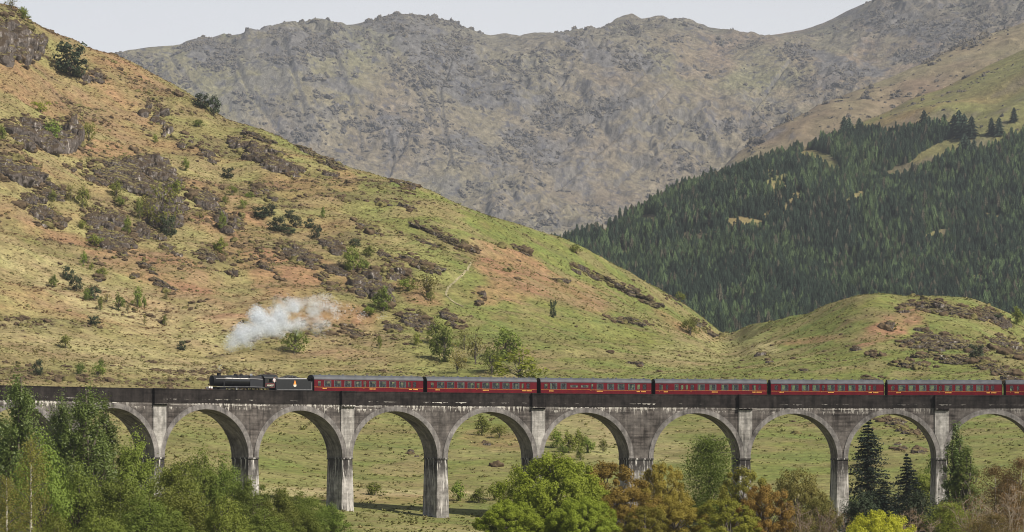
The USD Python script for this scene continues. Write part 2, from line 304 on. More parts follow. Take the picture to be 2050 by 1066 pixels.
SKYM = [(-500, 260), (0, 190), (150, 135), (235, 108), (290, 98), (340, 93), (400, 80), (470, 79), (500, 76), (545, 62), (580, 58), (640, 55), (700, 52), (720, 48), (745, 43), (790, 31), (815, 29), (850, 34), (885, 42), (920, 55), (960, 73), (985, 79), (1040, 75), (1100, 73), (1140, 70), (1150, 63), (1180, 64), (1200, 60), (1235, 44), (1265, 43), (1285, 47), (1320, 50), (1350, 57), (1380, 53), (1400, 57), (1440, 75), (1500, 73), (1545, 70), (1600, 62), (1650, 45), (1700, 22), (1750, 0), (1850, -40), (2000, -80), (2250, -150), (2550, -170)]
MG = far_hill("mountain", SKYM, [(-500, 5600), (235, 5900), (800, 6300), (1250, 6600), (1450, 6700), (2550, 6300)], 5050, 600, np.arange(-300, 2420, 3.2), 330, mrelief, mtint, rock_far, "grey and brown rocky mountain filling the background",
         carve=[(4, 16, [(722, 62), (760, 105), (800, 150), (843, 192), (860, 240)]), (4, 18, [(772, 262), (776, 290), (784, 318), (776, 350)]), (4, 16, [(815, 262), (802, 300), (788, 322)]), (4, 12, [(470, 120), (500, 190), (560, 260), (600, 330)]), (4, 12, [(560, 80), (590, 150), (610, 220)]), (4, 14, [(900, 120), (880, 180), (890, 250), (905, 320)]), (4, 14, [(1150, 130), (1130, 170), (1100, 190)]),
                (4, 14, [(1000, 300), (1010, 350), (1030, 400)]), (4, 12, [(1340, 170), (1280, 230), (1200, 310), (1120, 380)]), (4, 12, [(1400, 210), (1330, 290), (1240, 370)]), (4, 12, [(1290, 140), (1240, 190), (1180, 250), (1120, 310)]), (4, 12, [(1600, 90), (1560, 150), (1500, 230)]), (4, 10, [(340, 110), (380, 170), (420, 220)]), (4, 12, [(660, 90), (680, 150), (700, 220), (720, 300)])])
def rrelief(X, Y, T):
    return (noise2(X, Y, 260, 101, 3) - 0.5) * 50 * np.sin(np.clip(T, 0, 1) * math.pi) + (ridged(X, Y * 0.6, 110, 103, 4) - 0.6) * 30
def rtint(X, Y, Z, U, V, T, slope):
    n1, n2, n3 = noise2(X, Y, 150, 111, 4), noise2(X, Y, 45, 113, 4), noise2(X, Y, 14, 117, 3)
    g = np.broadcast_to(np.array((0.17, 0.142, 0.088)), X.shape + (3,)).copy()
    m = sstep(n1, 0.45, 0.6)[..., None]; g = g * (1 - m) + np.array((0.155, 0.12, 0.08)) * m
    k = (sstep(slope + (n2 - 0.5) * 1.6, 0.85, 1.2) * 0.8)[..., None]
    return (g * (1 - k) + np.array((0.12, 0.115, 0.12)) * k) * (0.75 + 0.5 * n3[..., None])
ridge_look = ground_look("ridge_ground", 0.06, 0.035, 0.008, (1.0, 0.7, 0.8), (0.10, 0.09, 0.085), 5.0, 0.65, 1.35, (0.6, 0.75))
RG = far_hill("brown_ridge", [(1150, 560), (1300, 450), (1400, 380), (1440, 345), (1470, 316), (1530, 275), (1600, 236), (1680, 196), (1760, 166), (1850, 130), (1940, 86), (2050, 50), (2250, -10), (2500, -60)],
         [(1150, 3500), (1500, 3700), (2050, 4100), (2500, 4200)], 2900, 560, np.arange(1150, 2500, 4.0), 130, rrelief, rtint, ridge_look, "brown heather ridge rising to the right below the mountain")
SKYF = [(900, 600), (1000, 535), (1090, 497), (1150, 478), (1220, 455), (1300, 415), (1370, 383), (1440, 358), (1500, 330), (1560, 308), (1620, 291), (1690, 258), (1740, 238), (1780, 222), (1830, 195), (1880, 180), (1940, 150), (2000, 122), (2050, 100), (2200, 30), (2500, -60)]
def frelief(X, Y, T): return (noise2(X, Y, 190, 121, 3) - 0.5) * 60 * sstep(T, 1.02, 0.75) + (ridged(X * .9 + Y * .3, Y * 0.35 - X * .1, 130, 123, 3) - 0.6) * 34 * np.sin(np.clip(T, 0, 1) * math.pi) + (noise2(X, Y, 40, 125, 3) - 0.5) * 7
def ftint(X, Y, Z, U, V, T, slope):
    n1, n2, n3 = noise2(X, Y, 80, 131, 4), noise2(X, Y, 22, 133, 4), noise2(X, Y, 8, 137, 3)
    g = np.broadcast_to(np.array((0.15, 0.14, 0.058)), X.shape + (3,)).copy()
    m = sstep(n1, 0.48, 0.62)[..., None] * 0.35; g = g * (1 - m) + COL["bracken"] * m
    k = (sstep(slope + (n2 - 0.5) * 1.8, 0.6, 0.95) * 0.7)[..., None]
    return (g * (1 - k) + np.array((0.13, 0.11, 0.08)) * k) * (0.75 + 0.5 * n3[..., None])
fhill_look = ground_look("upland_ground", 0.16, 0.09, 0.02, (1.0, 0.7, 0.8), (0.10, 0.085, 0.05), 2.5, 0.65, 1.35, (0.58, 0.72))
FX, FY, FZ, FU, FV, FT = far_hill("forest_hill", SKYF, [(900, 2350), (1090, 2450), (1500, 2700), (2050, 3000), (2500, 3000)], 2000, 720, np.arange(900, 2500, 5.0), 150, frelief, ftint, fhill_look, "green topped hill under the conifer plantation")

# ------------------------------------------------------------------ viaduct
def uvc(spos, z): return np.stack([spos, z], -1)
def concrete(name, base, dark, pale, foot=False, drips=True, streak=0.6):
    nodes = {
        "uv": ("texture_coordinate", {}), "geo": ("geometry", {}),
        "mh": ("mapping", {"scale": (0.12, 2.6, 1.0)}), "nh": ("noise_texture", {"scale": 1.0, "detail": 5.0, "roughness": 0.7}),
        "mv": ("mapping", {"scale": (1.5, 0.10, 1.0)}), "nv": ("noise_texture", {"scale": 1.0, "detail": 4.0, "roughness": 0.65}),
        "nl": ("noise_texture", {"scale": 0.28, "detail": 5.0, "roughness": 0.6}), "nf": ("noise_texture", {"scale": 0.9, "detail": 4.0, "roughness": 0.7}),
        "sep": ("separate_xyz", {}),
        "rh": ("map_range", {"from_min": 0.42, "from_max": 0.60, "to_min": 0.0, "to_max": 1.0, "clamp": True}), "rv": ("map_range", {"from_min": 0.42, "from_max": 0.58, "clamp": True}), "rl": ("map_range", {"from_min": 0.35, "from_max": 0.65, "clamp": True}),
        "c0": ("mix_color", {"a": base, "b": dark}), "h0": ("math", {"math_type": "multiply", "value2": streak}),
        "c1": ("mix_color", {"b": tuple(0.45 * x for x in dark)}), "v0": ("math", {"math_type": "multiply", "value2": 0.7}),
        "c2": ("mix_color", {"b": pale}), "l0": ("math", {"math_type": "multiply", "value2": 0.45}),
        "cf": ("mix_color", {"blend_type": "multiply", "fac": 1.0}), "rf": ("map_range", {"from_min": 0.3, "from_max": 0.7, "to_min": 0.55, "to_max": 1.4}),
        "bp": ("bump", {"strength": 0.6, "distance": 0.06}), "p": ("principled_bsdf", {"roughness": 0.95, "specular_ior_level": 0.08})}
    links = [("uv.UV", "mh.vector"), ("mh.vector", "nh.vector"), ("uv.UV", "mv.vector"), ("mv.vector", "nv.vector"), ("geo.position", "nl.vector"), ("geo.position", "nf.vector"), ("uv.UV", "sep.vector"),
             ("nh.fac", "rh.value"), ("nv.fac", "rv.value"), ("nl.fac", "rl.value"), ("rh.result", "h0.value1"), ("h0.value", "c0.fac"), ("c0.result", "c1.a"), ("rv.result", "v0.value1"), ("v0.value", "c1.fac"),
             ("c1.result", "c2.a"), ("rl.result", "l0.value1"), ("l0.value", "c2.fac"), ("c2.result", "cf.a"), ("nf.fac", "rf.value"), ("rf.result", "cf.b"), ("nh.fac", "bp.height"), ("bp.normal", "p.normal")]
    last = "cf.result"
    if drips:                               # pale lime runs hanging from joint lines, thick at the joint and thinning downwards
        for i, (z0, ln, sx, th, ph, lim) in enumerate(((10.62, 1.9, 2.6, 0.60, 3.1, 0.42), (11.25, 0.35, 0.5, 0.60, 11.7, 0.47), (10.0, 1.1, 2.2, 0.64, 27.3, 0.44), (10.45, 0.16, 0.35, 0.52, 41.3, 0.44))):
            q = f"d{i}"
            nodes.update({q + "m": ("mapping", {"scale": (sx, 0.03, 1.0), "location": (ph, 0, 0)}), q + "n": ("noise_texture", {"scale": 1.0, "detail": 3.0, "roughness": 0.75}),
                          q + "l": ("map_range", {"from_min": th - 0.16, "from_max": th + 0.14, "to_min": -0.25 * ln, "to_max": ln, "clamp": True}),
                          q + "z": ("math", {"math_type": "subtract", "value1": z0}), q + "a": ("math", {"math_type": "greater_than", "value2": 0.0}), q + "b": ("math", {"math_type": "less_than"}),
                          q + "s": ("math", {"math_type": "multiply"}), q + "w": ("noise_texture", {"scale": 0.055, "detail": 2.0}), q + "wm": ("mapping", {"location": (ph * 13, 0, 0), "scale": (1, 0.05, 1)}),
                          q + "wr": ("map_range", {"from_min": lim, "from_max": lim + 0.08, "clamp": True}), q + "t": ("math", {"math_type": "multiply"}),
                          q + "x": ("map_range", {"from_min": 40.0, "from_max": -60.0, "to_min": 0.0, "to_max": 1.0, "clamp": True}), q + "y": ("math", {"math_type": "multiply", "value2": 0.85}), q + "u": ("math", {"math_type": "multiply"}),
                          q + "fr": ("noise_texture", {"scale": 2.2, "detail": 3.0}), q + "fq": ("map_range", {"from_min": 0.36, "from_max": 0.48, "clamp": True}), q + "fy": ("math", {"math_type": "multiply"}), q + "c": ("mix_color", {"b": (0.52, 0.49, 0.44)})})
            links += [("uv.UV", q + "m.vector"), (q + "m.vector", q + "n.vector"), (q + "n.fac", q + "l.value"), ("sep.y", q + "z.value2"), (q + "z.value", q + "a.value1"), (q + "z.value", q + "b.value1"), (q + "l.result", q + "b.value2"),
                      (q + "a.value", q + "s.value1"), (q + "b.value", q + "s.value2"), ("uv.UV", q + "wm.vector"), (q + "wm.vector", q + "w.vector"), (q + "w.fac", q + "wr.value"), (q + "s.value", q + "t.value1"), (q + "wr.result", q + "t.value2"),
                      ("sep.x", q + "x.value"), (q + "x.result", q + "y.value1"), (q + "t.value", q + "u.value1"), (q + "y.value", q + "u.value2"), ("uv.UV", q + "fr.vector"), (q + "fr.fac", q + "fq.value"), (q + "u.value", q + "fy.value1"), (q + "fq.result", q + "fy.value2"),
                      (last, q + "c.a"), (q + "fy.value", q + "c.fac")]
            last = q + "c.result"
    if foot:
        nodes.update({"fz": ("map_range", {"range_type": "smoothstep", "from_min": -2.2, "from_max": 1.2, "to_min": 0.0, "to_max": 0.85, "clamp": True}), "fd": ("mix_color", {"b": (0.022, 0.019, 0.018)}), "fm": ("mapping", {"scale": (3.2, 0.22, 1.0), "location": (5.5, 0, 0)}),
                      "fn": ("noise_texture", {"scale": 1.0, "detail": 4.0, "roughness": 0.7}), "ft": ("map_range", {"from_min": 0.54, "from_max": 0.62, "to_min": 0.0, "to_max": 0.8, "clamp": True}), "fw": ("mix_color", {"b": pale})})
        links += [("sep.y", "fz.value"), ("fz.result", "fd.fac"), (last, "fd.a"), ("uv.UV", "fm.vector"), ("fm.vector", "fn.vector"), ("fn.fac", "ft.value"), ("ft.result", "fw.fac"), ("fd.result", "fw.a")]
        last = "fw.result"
    links.append((last, "p.base_color"))
    return M(name, nodes, links, surface="p.BSDF")
wall_look = concrete("concrete_wall", (0.112, 0.097, 0.088), (0.024, 0.020, 0.018), (0.20, 0.18, 0.165), streak=0.9)
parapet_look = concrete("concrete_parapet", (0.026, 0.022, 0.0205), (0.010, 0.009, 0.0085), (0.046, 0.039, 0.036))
pier_look = concrete("concrete_pier", (0.22, 0.205, 0.19), (0.11, 0.10, 0.095), (0.40, 0.38, 0.36), drips=False, streak=0.5)
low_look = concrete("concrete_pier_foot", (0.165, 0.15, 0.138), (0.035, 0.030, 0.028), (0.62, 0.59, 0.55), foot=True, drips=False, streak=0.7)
ring_look = concrete("concrete_ring", (0.185, 0.17, 0.16), (0.07, 0.062, 0.058), (0.30, 0.28, 0.265), drips=False, streak=0.4)
pil_look = concrete("concrete_pilaster", (0.31, 0.29, 0.265), (0.11, 0.10, 0.093), (0.46, 0.44, 0.41), drips=True, streak=0.5)
soffit_look = concrete("concrete_soffit", (0.15, 0.135, 0.12), (0.06, 0.053, 0.047), (0.25, 0.235, 0.215), drips=False, streak=0.4)
ballast_look = M("ballast", {"g": ("geometry", {}), "v": ("voronoi_texture", {"scale": 9.0}), "r": ("rgb_ramp", {"ramp": [(0, (0.07, 0.06, 0.055)), (1, (0.20, 0.18, 0.16))]}), "p": ("principled_bsdf", {"roughness": 0.9})},
                 [("g.position", "v.vector"), ("v.distance", "r.fac"), ("r.color", "p.base_color")], surface="p.BSDF")
WID = 5.5
def sheet(S, Z, D, flip=False):
    f = grid_faces(*S.shape)
    return (S.ravel(), Z.ravel(), D.ravel(), f[:, ::-1] if flip else f)
def bent(name, sheets, mat, parent, smooth=False, **kw):
    n, vs, fs, uv = 0, [], [], []
    for S, Z, D, f in sheets:
        vs.append(via(S, D, Z)); uv.append(np.stack([S + D, Z], -1)); fs.append(f + n); n += len(S)
    return obj(name, (np.vstack(vs), np.vstack(fs)), mat, parent, smooth=smooth, uv=np.vstack(uv), **kw)
def bent_box(s0, s1, z0, z1, d0, d1, ns=2, taper=0.0, nz=2):
    """a closed box in viaduct coordinates; taper widens it towards z0"""
    out = []
    z = np.linspace(z0, z1, nz); sg_ = np.linspace(0, 1, ns)
    w = taper * (z1 - z)
    A, B = s0 - w, s1 + w
    S = A[:, None] + (B - A)[:, None] * sg_[None]; Z = np.repeat(z[:, None], ns, 1)
    out.append(sheet(S, Z, d0 - np.repeat(w[:, None], ns, 1))); out.append(sheet(S, Z, d1 + np.repeat(w[:, None], ns, 1), True))
    for e, fl in ((A, True), (B, False)):
        S2 = np.repeat(e[:, None], 2, 1); D2 = np.stack([d0 - w, d1 + w], 1); out.append(sheet(S2, np.repeat(z[:, None], 2, 1), D2, fl))
    for k, fl in ((0, True), (nz - 1, False)):
        S3 = np.stack([S[k], S[k]]); out.append(sheet(S3, np.full_like(S3, z[k]), np.stack([np.full(ns, d0 - w[k]), np.full(ns, d1 + w[k])]), fl))
    return out
V = thing("viaduct", "long curved concrete railway viaduct with tall round arches under the train", "viaduct")
RAD, RING = 7.62, 0.80
ks = sorted(PIERS)
for a, b in zip(ks[:-1], ks[1:]):
    s0, s1 = PIERS[a], PIERS[b]
    c0, c1 = s0 + HALF[a], s1 - HALF[b]
    cm, rad = (c0 + c1) / 2, (c1 - c0) / 2
    th = np.linspace(math.pi, 0, 41)
    sa, za = cm + rad * np.cos(th), ZL + rad * np.sin(th)
    S = np.concatenate([[s0], sa, [s1]]); zb = np.concatenate([[ZL], za, [ZL]])
    t = np.linspace(0, 1, 9)[:, None]
    Sg = np.repeat(S[None], 9, 0); Zg = zb[None] + (ZS - zb[None]) * t
    two = lambda x: np.stack([x, x])
    bent("spandrel_wall", [sheet(Sg, Zg, np.zeros_like(Sg)), sheet(Sg, Zg, np.full_like(Sg, WID), True)], wall_look, V)
    bent("arch_barrel", [sheet(two(sa), two(za), np.stack([np.full(41, 0.0), np.full(41, WID)]))], soffit_look, V, smooth=True)
    ro = rad + RING
    so, zo = cm + ro * np.cos(th), ZL + ro * np.sin(th)
    so = np.clip(so, s0 + 0.01, s1 - 0.01)
    dd = -0.13
    for d0, d1, fl in ((dd, 0.02, False), (WID + 0.13, WID - 0.02, True)):
        bent("arch_ring", [sheet(np.stack([sa, so]), np.stack([za, zo]), np.full((2, 41), d0), fl), sheet(two(sa), two(za), np.stack([np.full(41, d0), np.full(41, d1)]), fl), sheet(two(so), two(zo), np.stack([np.full(41, d0), np.full(41, d1)]), not fl)], ring_look, V)
    for d0, d1 in ((-0.07, 0.42), (WID - 0.42, WID + 0.07)):
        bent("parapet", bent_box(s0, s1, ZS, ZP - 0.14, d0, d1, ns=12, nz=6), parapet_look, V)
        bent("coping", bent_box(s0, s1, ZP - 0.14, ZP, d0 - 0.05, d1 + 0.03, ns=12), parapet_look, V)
    bent("track_bed", bent_box(s0, s1, ZS, RAIL - 0.32, 0.42, WID - 0.42, ns=12), ballast_look, V)
for k in ks:
    s, h = PIERS[k], HALF[k]
    p = via(s, 2.7, 0); zg = min(ground(*via(s, 0, 0)[:2]), ground(*via(s, WID, 0)[:2])) - 1.2
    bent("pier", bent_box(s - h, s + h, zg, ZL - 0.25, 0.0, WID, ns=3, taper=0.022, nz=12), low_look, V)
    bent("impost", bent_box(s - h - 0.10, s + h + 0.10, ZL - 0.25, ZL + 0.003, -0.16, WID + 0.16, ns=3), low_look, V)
    if k % 2 == 0:
        for d0, d1 in ((-0.17, 0.01), (WID - 0.01, WID + 0.17)):
            z = np.linspace(ZL + 0.003, 10.35, 24)
            gap = 8.535 - np.sqrt(np.maximum((RAD + RING) ** 2 - (z - ZL) ** 2, 0)); gap = np.where(z - ZL > RAD + RING, 9, gap)
            hw = np.minimum(1.18, np.maximum(gap, 0.2))
            S = s + hw[:, None] * np.array([-1, -0.33, 0.33, 1])[None]; Z = np.repeat(z[:, None], 4, 1)
            e = [(S[:, :1], True), (S[:, -1:], False)]
            sh = [sheet(S, Z, np.full_like(S, d0 if d0 < 0 else d1), d0 > 0)]
            for E_, fl in e:
                S2 = np.repeat(E_, 2, 1); sh.append(sheet(S2, Z[:, :2], np.stack([np.full(24, d0), np.full(24, d1)], 1), fl))
            sh.append(sheet(np.stack([S[-1], S[-1]]), np.full((2, 4), z[-1]), np.stack([np.full(4, d0), np.full(4, d1)])))
            bent("pilaster", sh, pil_look, V)
        for d0, d1 in ((-0.62, -0.07), (WID + 0.07, WID + 0.62)):
            bent("refuge", bent_box(s - 1.2, s + 1.2, 10.4, ZP - 0.14, d0, d1, ns=4), parapet_look, V)
            bent("refuge_coping", bent_box(s - 1.28, s + 1.28, ZP - 0.14, ZP + 0.02, d0 - 0.06, d1 + 0.02 if d0 < 0 else d1 + 0.06, ns=4), parapet_look, V)
            bent("corbel", bent_box(s - 1.2, s + 1.2, 10.2, 10.4, -0.36 if d0 < 0 else WID + 0.05, -0.05 if d0 < 0 else WID + 0.36, ns=4), parapet_look, V)

# ------------------------------------------------------------------ track
def plain(name, col, rough=0.5, metal=0.0, spec=0.5, coat=0.0, var=0.12, vs=3.0):
    return M(name, {"t": ("texture_coordinate", {}), "n": ("noise_texture", {"scale": vs, "detail": 4.0}), "r": ("map_range", {"from_min": 0.3, "from_max": 0.7, "to_min": 1 - var, "to_max": 1 + var}),
                    "m": ("mix_color", {"blend_type": "multiply", "fac": 1.0, "a": col}), "p": ("principled_bsdf", {"roughness": rough, "metallic": metal, "specular_ior_level": spec, "coat_weight": coat})},
             [("t.object", "n.vector"), ("n.fac", "r.value"), ("r.result", "m.b"), ("m.result", "p.base_color")], surface="p.BSDF")
steel = plain("rail_steel", (0.25, 0.2, 0.17), 0.45, 0.8)
track = thing("railway_track", "single railway track in stone ballast along the top of the viaduct", "railway track")
for g in (-0.72, 0.72):
    bent("rail", bent_box(-190, 30, RAIL - 0.15, RAIL, WID / 2 + g - 0.035, WID / 2 + g + 0.035, ns=120), steel, track)
sl = []
for s in np.arange(-180, 26, 0.7): sl += bent_box(s - 0.13, s + 0.13, RAIL - 0.32, RAIL - 0.16, WID / 2 - 1.3, WID / 2 + 1.3)
bent("sleepers", sl, plain("sleeper_wood", (0.10, 0.08, 0.06), 0.9), track, kind="stuff")

# ------------------------------------------------------------------ coaches
maroon = M("maroon_paint", {"t": ("texture_coordinate", {}), "n": ("noise_texture", {"scale": 1.2, "detail": 5.0}), "r": ("rgb_ramp", {"ramp": [(0.3, (0.080, 0.002, 0.006)), (0.7, (0.115, 0.003, 0.008))]}),
                            "p": ("principled_bsdf", {"roughness": 0.45, "specular_ior_level": 0.16, "coat_weight": 0.03, "coat_roughness": 0.2})}, [("t.object", "n.vector"), ("n.fac", "r.fac"), ("r.color", "p.base_color")], surface="p.BSDF")
roofgrey = plain("roof_grey", (0.07, 0.074, 0.082), 0.6, spec=0.3, var=0.25, vs=1.0)
black = plain("dull_black", (0.009, 0.009, 0.010), 0.7, spec=0.2)
gloss = plain("black_gloss", (0.010, 0.010, 0.011), 0.26, coat=0.3)
tendblk = plain("tender_black", (0.018, 0.019, 0.020), 0.5, spec=0.25)
cream = plain("cream_paint", (0.62, 0.57, 0.45), 0.5)
gold = plain("gold_lining", (0.72, 0.36, 0.06), 0.5)
redbeam = plain("beam_red", (0.35, 0.02, 0.015), 0.5)
seatm = plain("seat_cloth", (0.10, 0.13, 0.10), 0.9, var=0.4)
whitem = plain("white_cloth", (0.75, 0.74, 0.70), 0.8)
coalm = plain("coal_black", (0.02, 0.02, 0.02), 0.6, var=0.6, vs=6)
orange = plain("emblem_orange", (0.75, 0.25, 0.03), 0.5)
bright = plain("bare_steel", (0.75, 0.72, 0.68), 0.25, metal=0.9)
pane_look = M("window_glass", {"f": ("fresnel", {"IOR": 1.55}), "t": ("transparent_bsdf", {"color": (0.86, 0.90, 0.88)}), "g": ("glossy_bsdf", {"roughness": 0.03}), "m": ("mix_closure", {})},
              [("f.fac", "m.fac"), ("t.BSDF", "m.closure1"), ("g.BSDF", "m.closure2")], surface="m.closure")
L2, HWD = 9.82, 1.40
# windows: (centre as a fraction of the coach from its left end, width, kind)
WIN = {"open": [(.047, .55, "s"), (.122, 1.22, "w"), (.212, 1.22, "w"), (.306, 1.22, "w"), (.398, 1.22, "w"), (.462, .5, "d"), (.532, 1.22, "w"), (.624, 1.22, "w"), (.716, 1.22, "w"), (.808, 1.22, "w"), (.872, .45, "s"), (.920, .55, "d")],
       "kitchen": [(.045, .6, "s"), (.115, 1.2, "w"), (.205, 1.0, "w"), (.300, 1.25, "v"), (.395, 1.25, "v"), (.462, .4, "d"), (.535, 1.15, "w"), (.630, 1.15, "w"), (.725, 1.2, "w"), (.820, 1.2, "w"), (.885, .5, "s"), (.938, .62, "d")],
       "side": [(.050, .6, "d"), (.105, .42, "s"), (.190, .62, "w"), (.237, .5, "s"), (.280, .42, "s"), (.330, .6, "d"), (.410, 1.2, "w"), (.515, 1.2, "w"), (.622, 1.2, "w"), (.715, 1.1, "w"), (.808, 1.2, "w"), (.885, .6, "d"), (.935, .4, "s")]}
WIN["curtained"] = WIN["open"]
def side_poly(kind):
    p = sg.box(-L2, 1.0, L2, 3.06); holes = []
    for f, w, k in WIN[kind]:
        x = -L2 + f * 2 * L2; z0, z1 = {"w": (1.92, 2.88), "s": (1.98, 2.80), "d": (1.92, 2.84), "v": (2.25, 2.60)}[k]
        holes.append((x, w, z0, z1, k)); p = p.difference(sg.box(x - w / 2, z0, x + w / 2, z1).buffer(-0.06).buffer(0.06))
    return p, holes
def text_on(txt, h, x, y, z, depth=0.012, bold=True):
    m = meshkit.text_mesh(txt, h, depth, bold); v = np.array(m.vertices); v[:, 0] -= v[:, 0].mean()
    return np.stack([x + v[:, 0], y - v[:, 2], z + v[:, 1]], 1), np.array(m.faces)
def build_coach(kind, path):
    rng = np.random.default_rng(len(kind))
    poly, holes = side_poly(kind)
    for y0, y1 in ((-HWD, -HWD + 0.05), (HWD - 0.05, HWD)): obj("side_wall", prism_y(poly, y0, y1), maroon, path)
    th = np.linspace(math.pi, 0, 21); ry, rz = HWD + 0.02, 0.76
    arc = sg.Polygon([(ry * math.copysign(abs(math.cos(t)) ** 0.82, math.cos(t)), 3.06 + rz * math.sin(t) ** 0.9) for t in th])
    m = trimesh.creation.extrude_polygon(arc, 2 * L2 + 0.06, engine="earcut"); v = np.array(m.vertices)
    obj("roof", (np.stack([v[:, 2] - L2 - 0.03, v[:, 0], v[:, 1]], 1), np.array(m.faces)), roofgrey, path, smooth=35)
    obj("cantrail_gutter", cat([box(-L2, L2, -HWD - 0.035, -HWD, 3.04, 3.10), box(-L2, L2, HWD, HWD + 0.035, 3.04, 3.10)]), roofgrey, path)
    for k in range(9):
        x = -8.6 + k * 2.15 + rng.uniform(-.4, .4)
        obj("roof_vent", cat([tube([(x, -0.25, 3.76), (x, -0.25, 3.93)], [0.10, 0.12], 8), tube([(x - .18, -0.25, 3.9), (x + .18, -0.25, 3.9)], 0.06, 6)]), roofgrey, path)
    for e in (-1, 1):
        obj("end_wall", box(e * L2 - 0.03, e * L2 + 0.03, -HWD + 0.05, HWD - 0.05, 0.98, 3.06), black, path)
        obj("gangway", cat([box(min(e * L2, e * (L2 + .26)), max(e * L2, e * (L2 + .26)), -0.62, -0.5, 1.1, 3.25), box(min(e * L2, e * (L2 + .26)), max(e * L2, e * (L2 + .26)), 0.5, 0.62, 1.1, 3.25), box(min(e * L2, e * (L2 + .26)), max(e * L2, e * (L2 + .26)), -0.62, 0.62, 3.13, 3.27)]), black, path)
        dome = sg.Polygon([(ry * 0.985 * math.cos(t), 3.06 + (rz - 0.02) * math.sin(t)) for t in th])
        m = trimesh.creation.extrude_polygon(dome, 0.03, engine="earcut"); v = np.array(m.vertices)
        obj("roof_end", (np.stack([v[:, 2] + e * (L2 + 0.045) - 0.015, v[:, 0], v[:, 1]], 1), np.array(m.faces)), black, path)
        bx = e * 7.1
        b = obj("bogie", cat([box(bx - 1.6, bx + 1.6, y - 0.06, y + 0.06, 0.45, 0.75) for y in (-1.0, 1.0)] + [box(bx - 0.2, bx + 0.2, -1.0, 1.0, 0.5, 0.7)]), black, path)
        for dx in (-1.3, 1.3):
            obj("wheel", cat([tube([(bx + dx, y - 0.06, 0.46), (bx + dx, y + 0.06, 0.46)], 0.46, 20) for y in (-0.72, 0.72)] + [tube([(bx + dx, -0.72, 0.46), (bx + dx, 0.72, 0.46)], 0.08, 8)]), black, b)
    obj("floor", box(-L2 + .05, L2 - .05, -HWD + .06, HWD - .06, 0.98, 1.12), black, path)
    obj("underframe", cat([box(-L2, L2, -1.2, -1.05, 0.75, 0.98), box(-L2, L2, 1.05, 1.2, 0.75, 0.98), box(-3, 3, -1.1, 1.1, 0.45, 0.75)]), black, path)
    for y in (-HWD - 0.012, HWD + 0.012):
        obj("gold_line", box(-L2 + .05, L2 - .05, min(y, y * 0.992), max(y, y * 0.992), 1.80, 1.825), gold, path)
    lab = []
    for x0, n in ((-L2 + 1.5, 5), (L2 - 2.6, 11), (0.1, 7)):
        for j in range(n):
            hh = 0.14 + 0.03 * rng.random()
            if n == 11 and j == 4: continue
            lab.append(box(x0 + j * 0.155, x0 + j * 0.155 + 0.10, -HWD - 0.014, -HWD + 0.002, 1.52, 1.52 + hh))
    obj("gold_lettering", cat(lab), gold, path)
    for x, w, z0, z1, k in holes:
        wn = obj("window", prism_y(sg.box(x - w / 2 - .03, z0 - .03, x + w / 2 + .03, z1 + .03).difference(sg.box(x - w / 2 + .01, z0 + .01, x + w / 2 - .01, z1 - .01)), -HWD - .012, -HWD), maroon if k in "ds" else roofgrey, path)
        for sy in (-1, 1): obj("pane", box(x - w / 2, x + w / 2, sy * (HWD - .03) - .006, sy * (HWD - .03) + .006, z0, z1), pane_look, wn)
        if k == "w":
            obj("curtain", cat([box(x - w / 2 + .0, x - w / 2 + .16, -HWD + .07, -HWD + .11, z0, z1), box(x + w / 2 - .16, x + w / 2, -HWD + .07, -HWD + .11, z0, z1)]), whitem if kind == "curtained" or rng.random() < 0.3 else seatm, wn)
            for ya, yb_ in ((-1.3, -.35), (.5, 1.3)): obj("table", box(x - .45, x + .45, ya, yb_, 1.82, 1.86), whitem, path)
            obj("table_lamp", cat([tube([(x + .1, -1.05, 1.86), (x + .1, -1.05, 2.05)], 0.03, 6), tube([(x + .1, -1.05, 2.03), (x + .1, -1.05, 2.2)], [0.13, 0.07], 8)]), cream, path)
            for sd in (-1, 1):
                for ya, yb_ in ((-1.3, -.3), (.4, 1.3)): obj("seat", box(x + sd * .62 - .06, x + sd * .62 + .06, ya, yb_, 1.15, 2.45), seatm, path)
        if k == "d":
            d = obj("door", cat([box(x - .36, x - .345, -HWD - .008, -HWD + .004, 1.02, 3.0), box(x + .345, x + .36, -HWD - .008, -HWD + .004, 1.02, 3.0)]), black, path)
            obj("handle", box(x - .3, x - .18, -HWD - .06, -HWD, 1.66, 1.70), gold, d)
for k in WIN: build_coach(k, proto_class("coach_class_" + k))
def rail_place(s):                          # on the chord, between the rails
    p = via(s, WID / 2, RAIL); return p, heading(s)
ORD = ["first maroon coach, with white curtained windows, coupled behind the black tender", "second maroon coach from the tender, its right end above the fifth arch pier", "maroon kitchen coach with two low slit windows, third from the tender", "maroon coach with close set narrow windows at its left end, fourth from the tender",
       "maroon coach fifth from the tender, right of the coach with narrow end windows", "maroon coach sixth from the tender, last one wholly in the picture", "maroon coach cut off by the right edge of the picture"]
for i, lab in enumerate(ORD):
    s = -100.33 + i * 20.22
    p, h = rail_place(s)
    copy_of("/World/coach_class_" + ["curtained", "open", "kitchen", "side", "open", "open", "side"][i], "railway_coach", lab, "railway coach", p, h, "maroon coaches of the steam train")

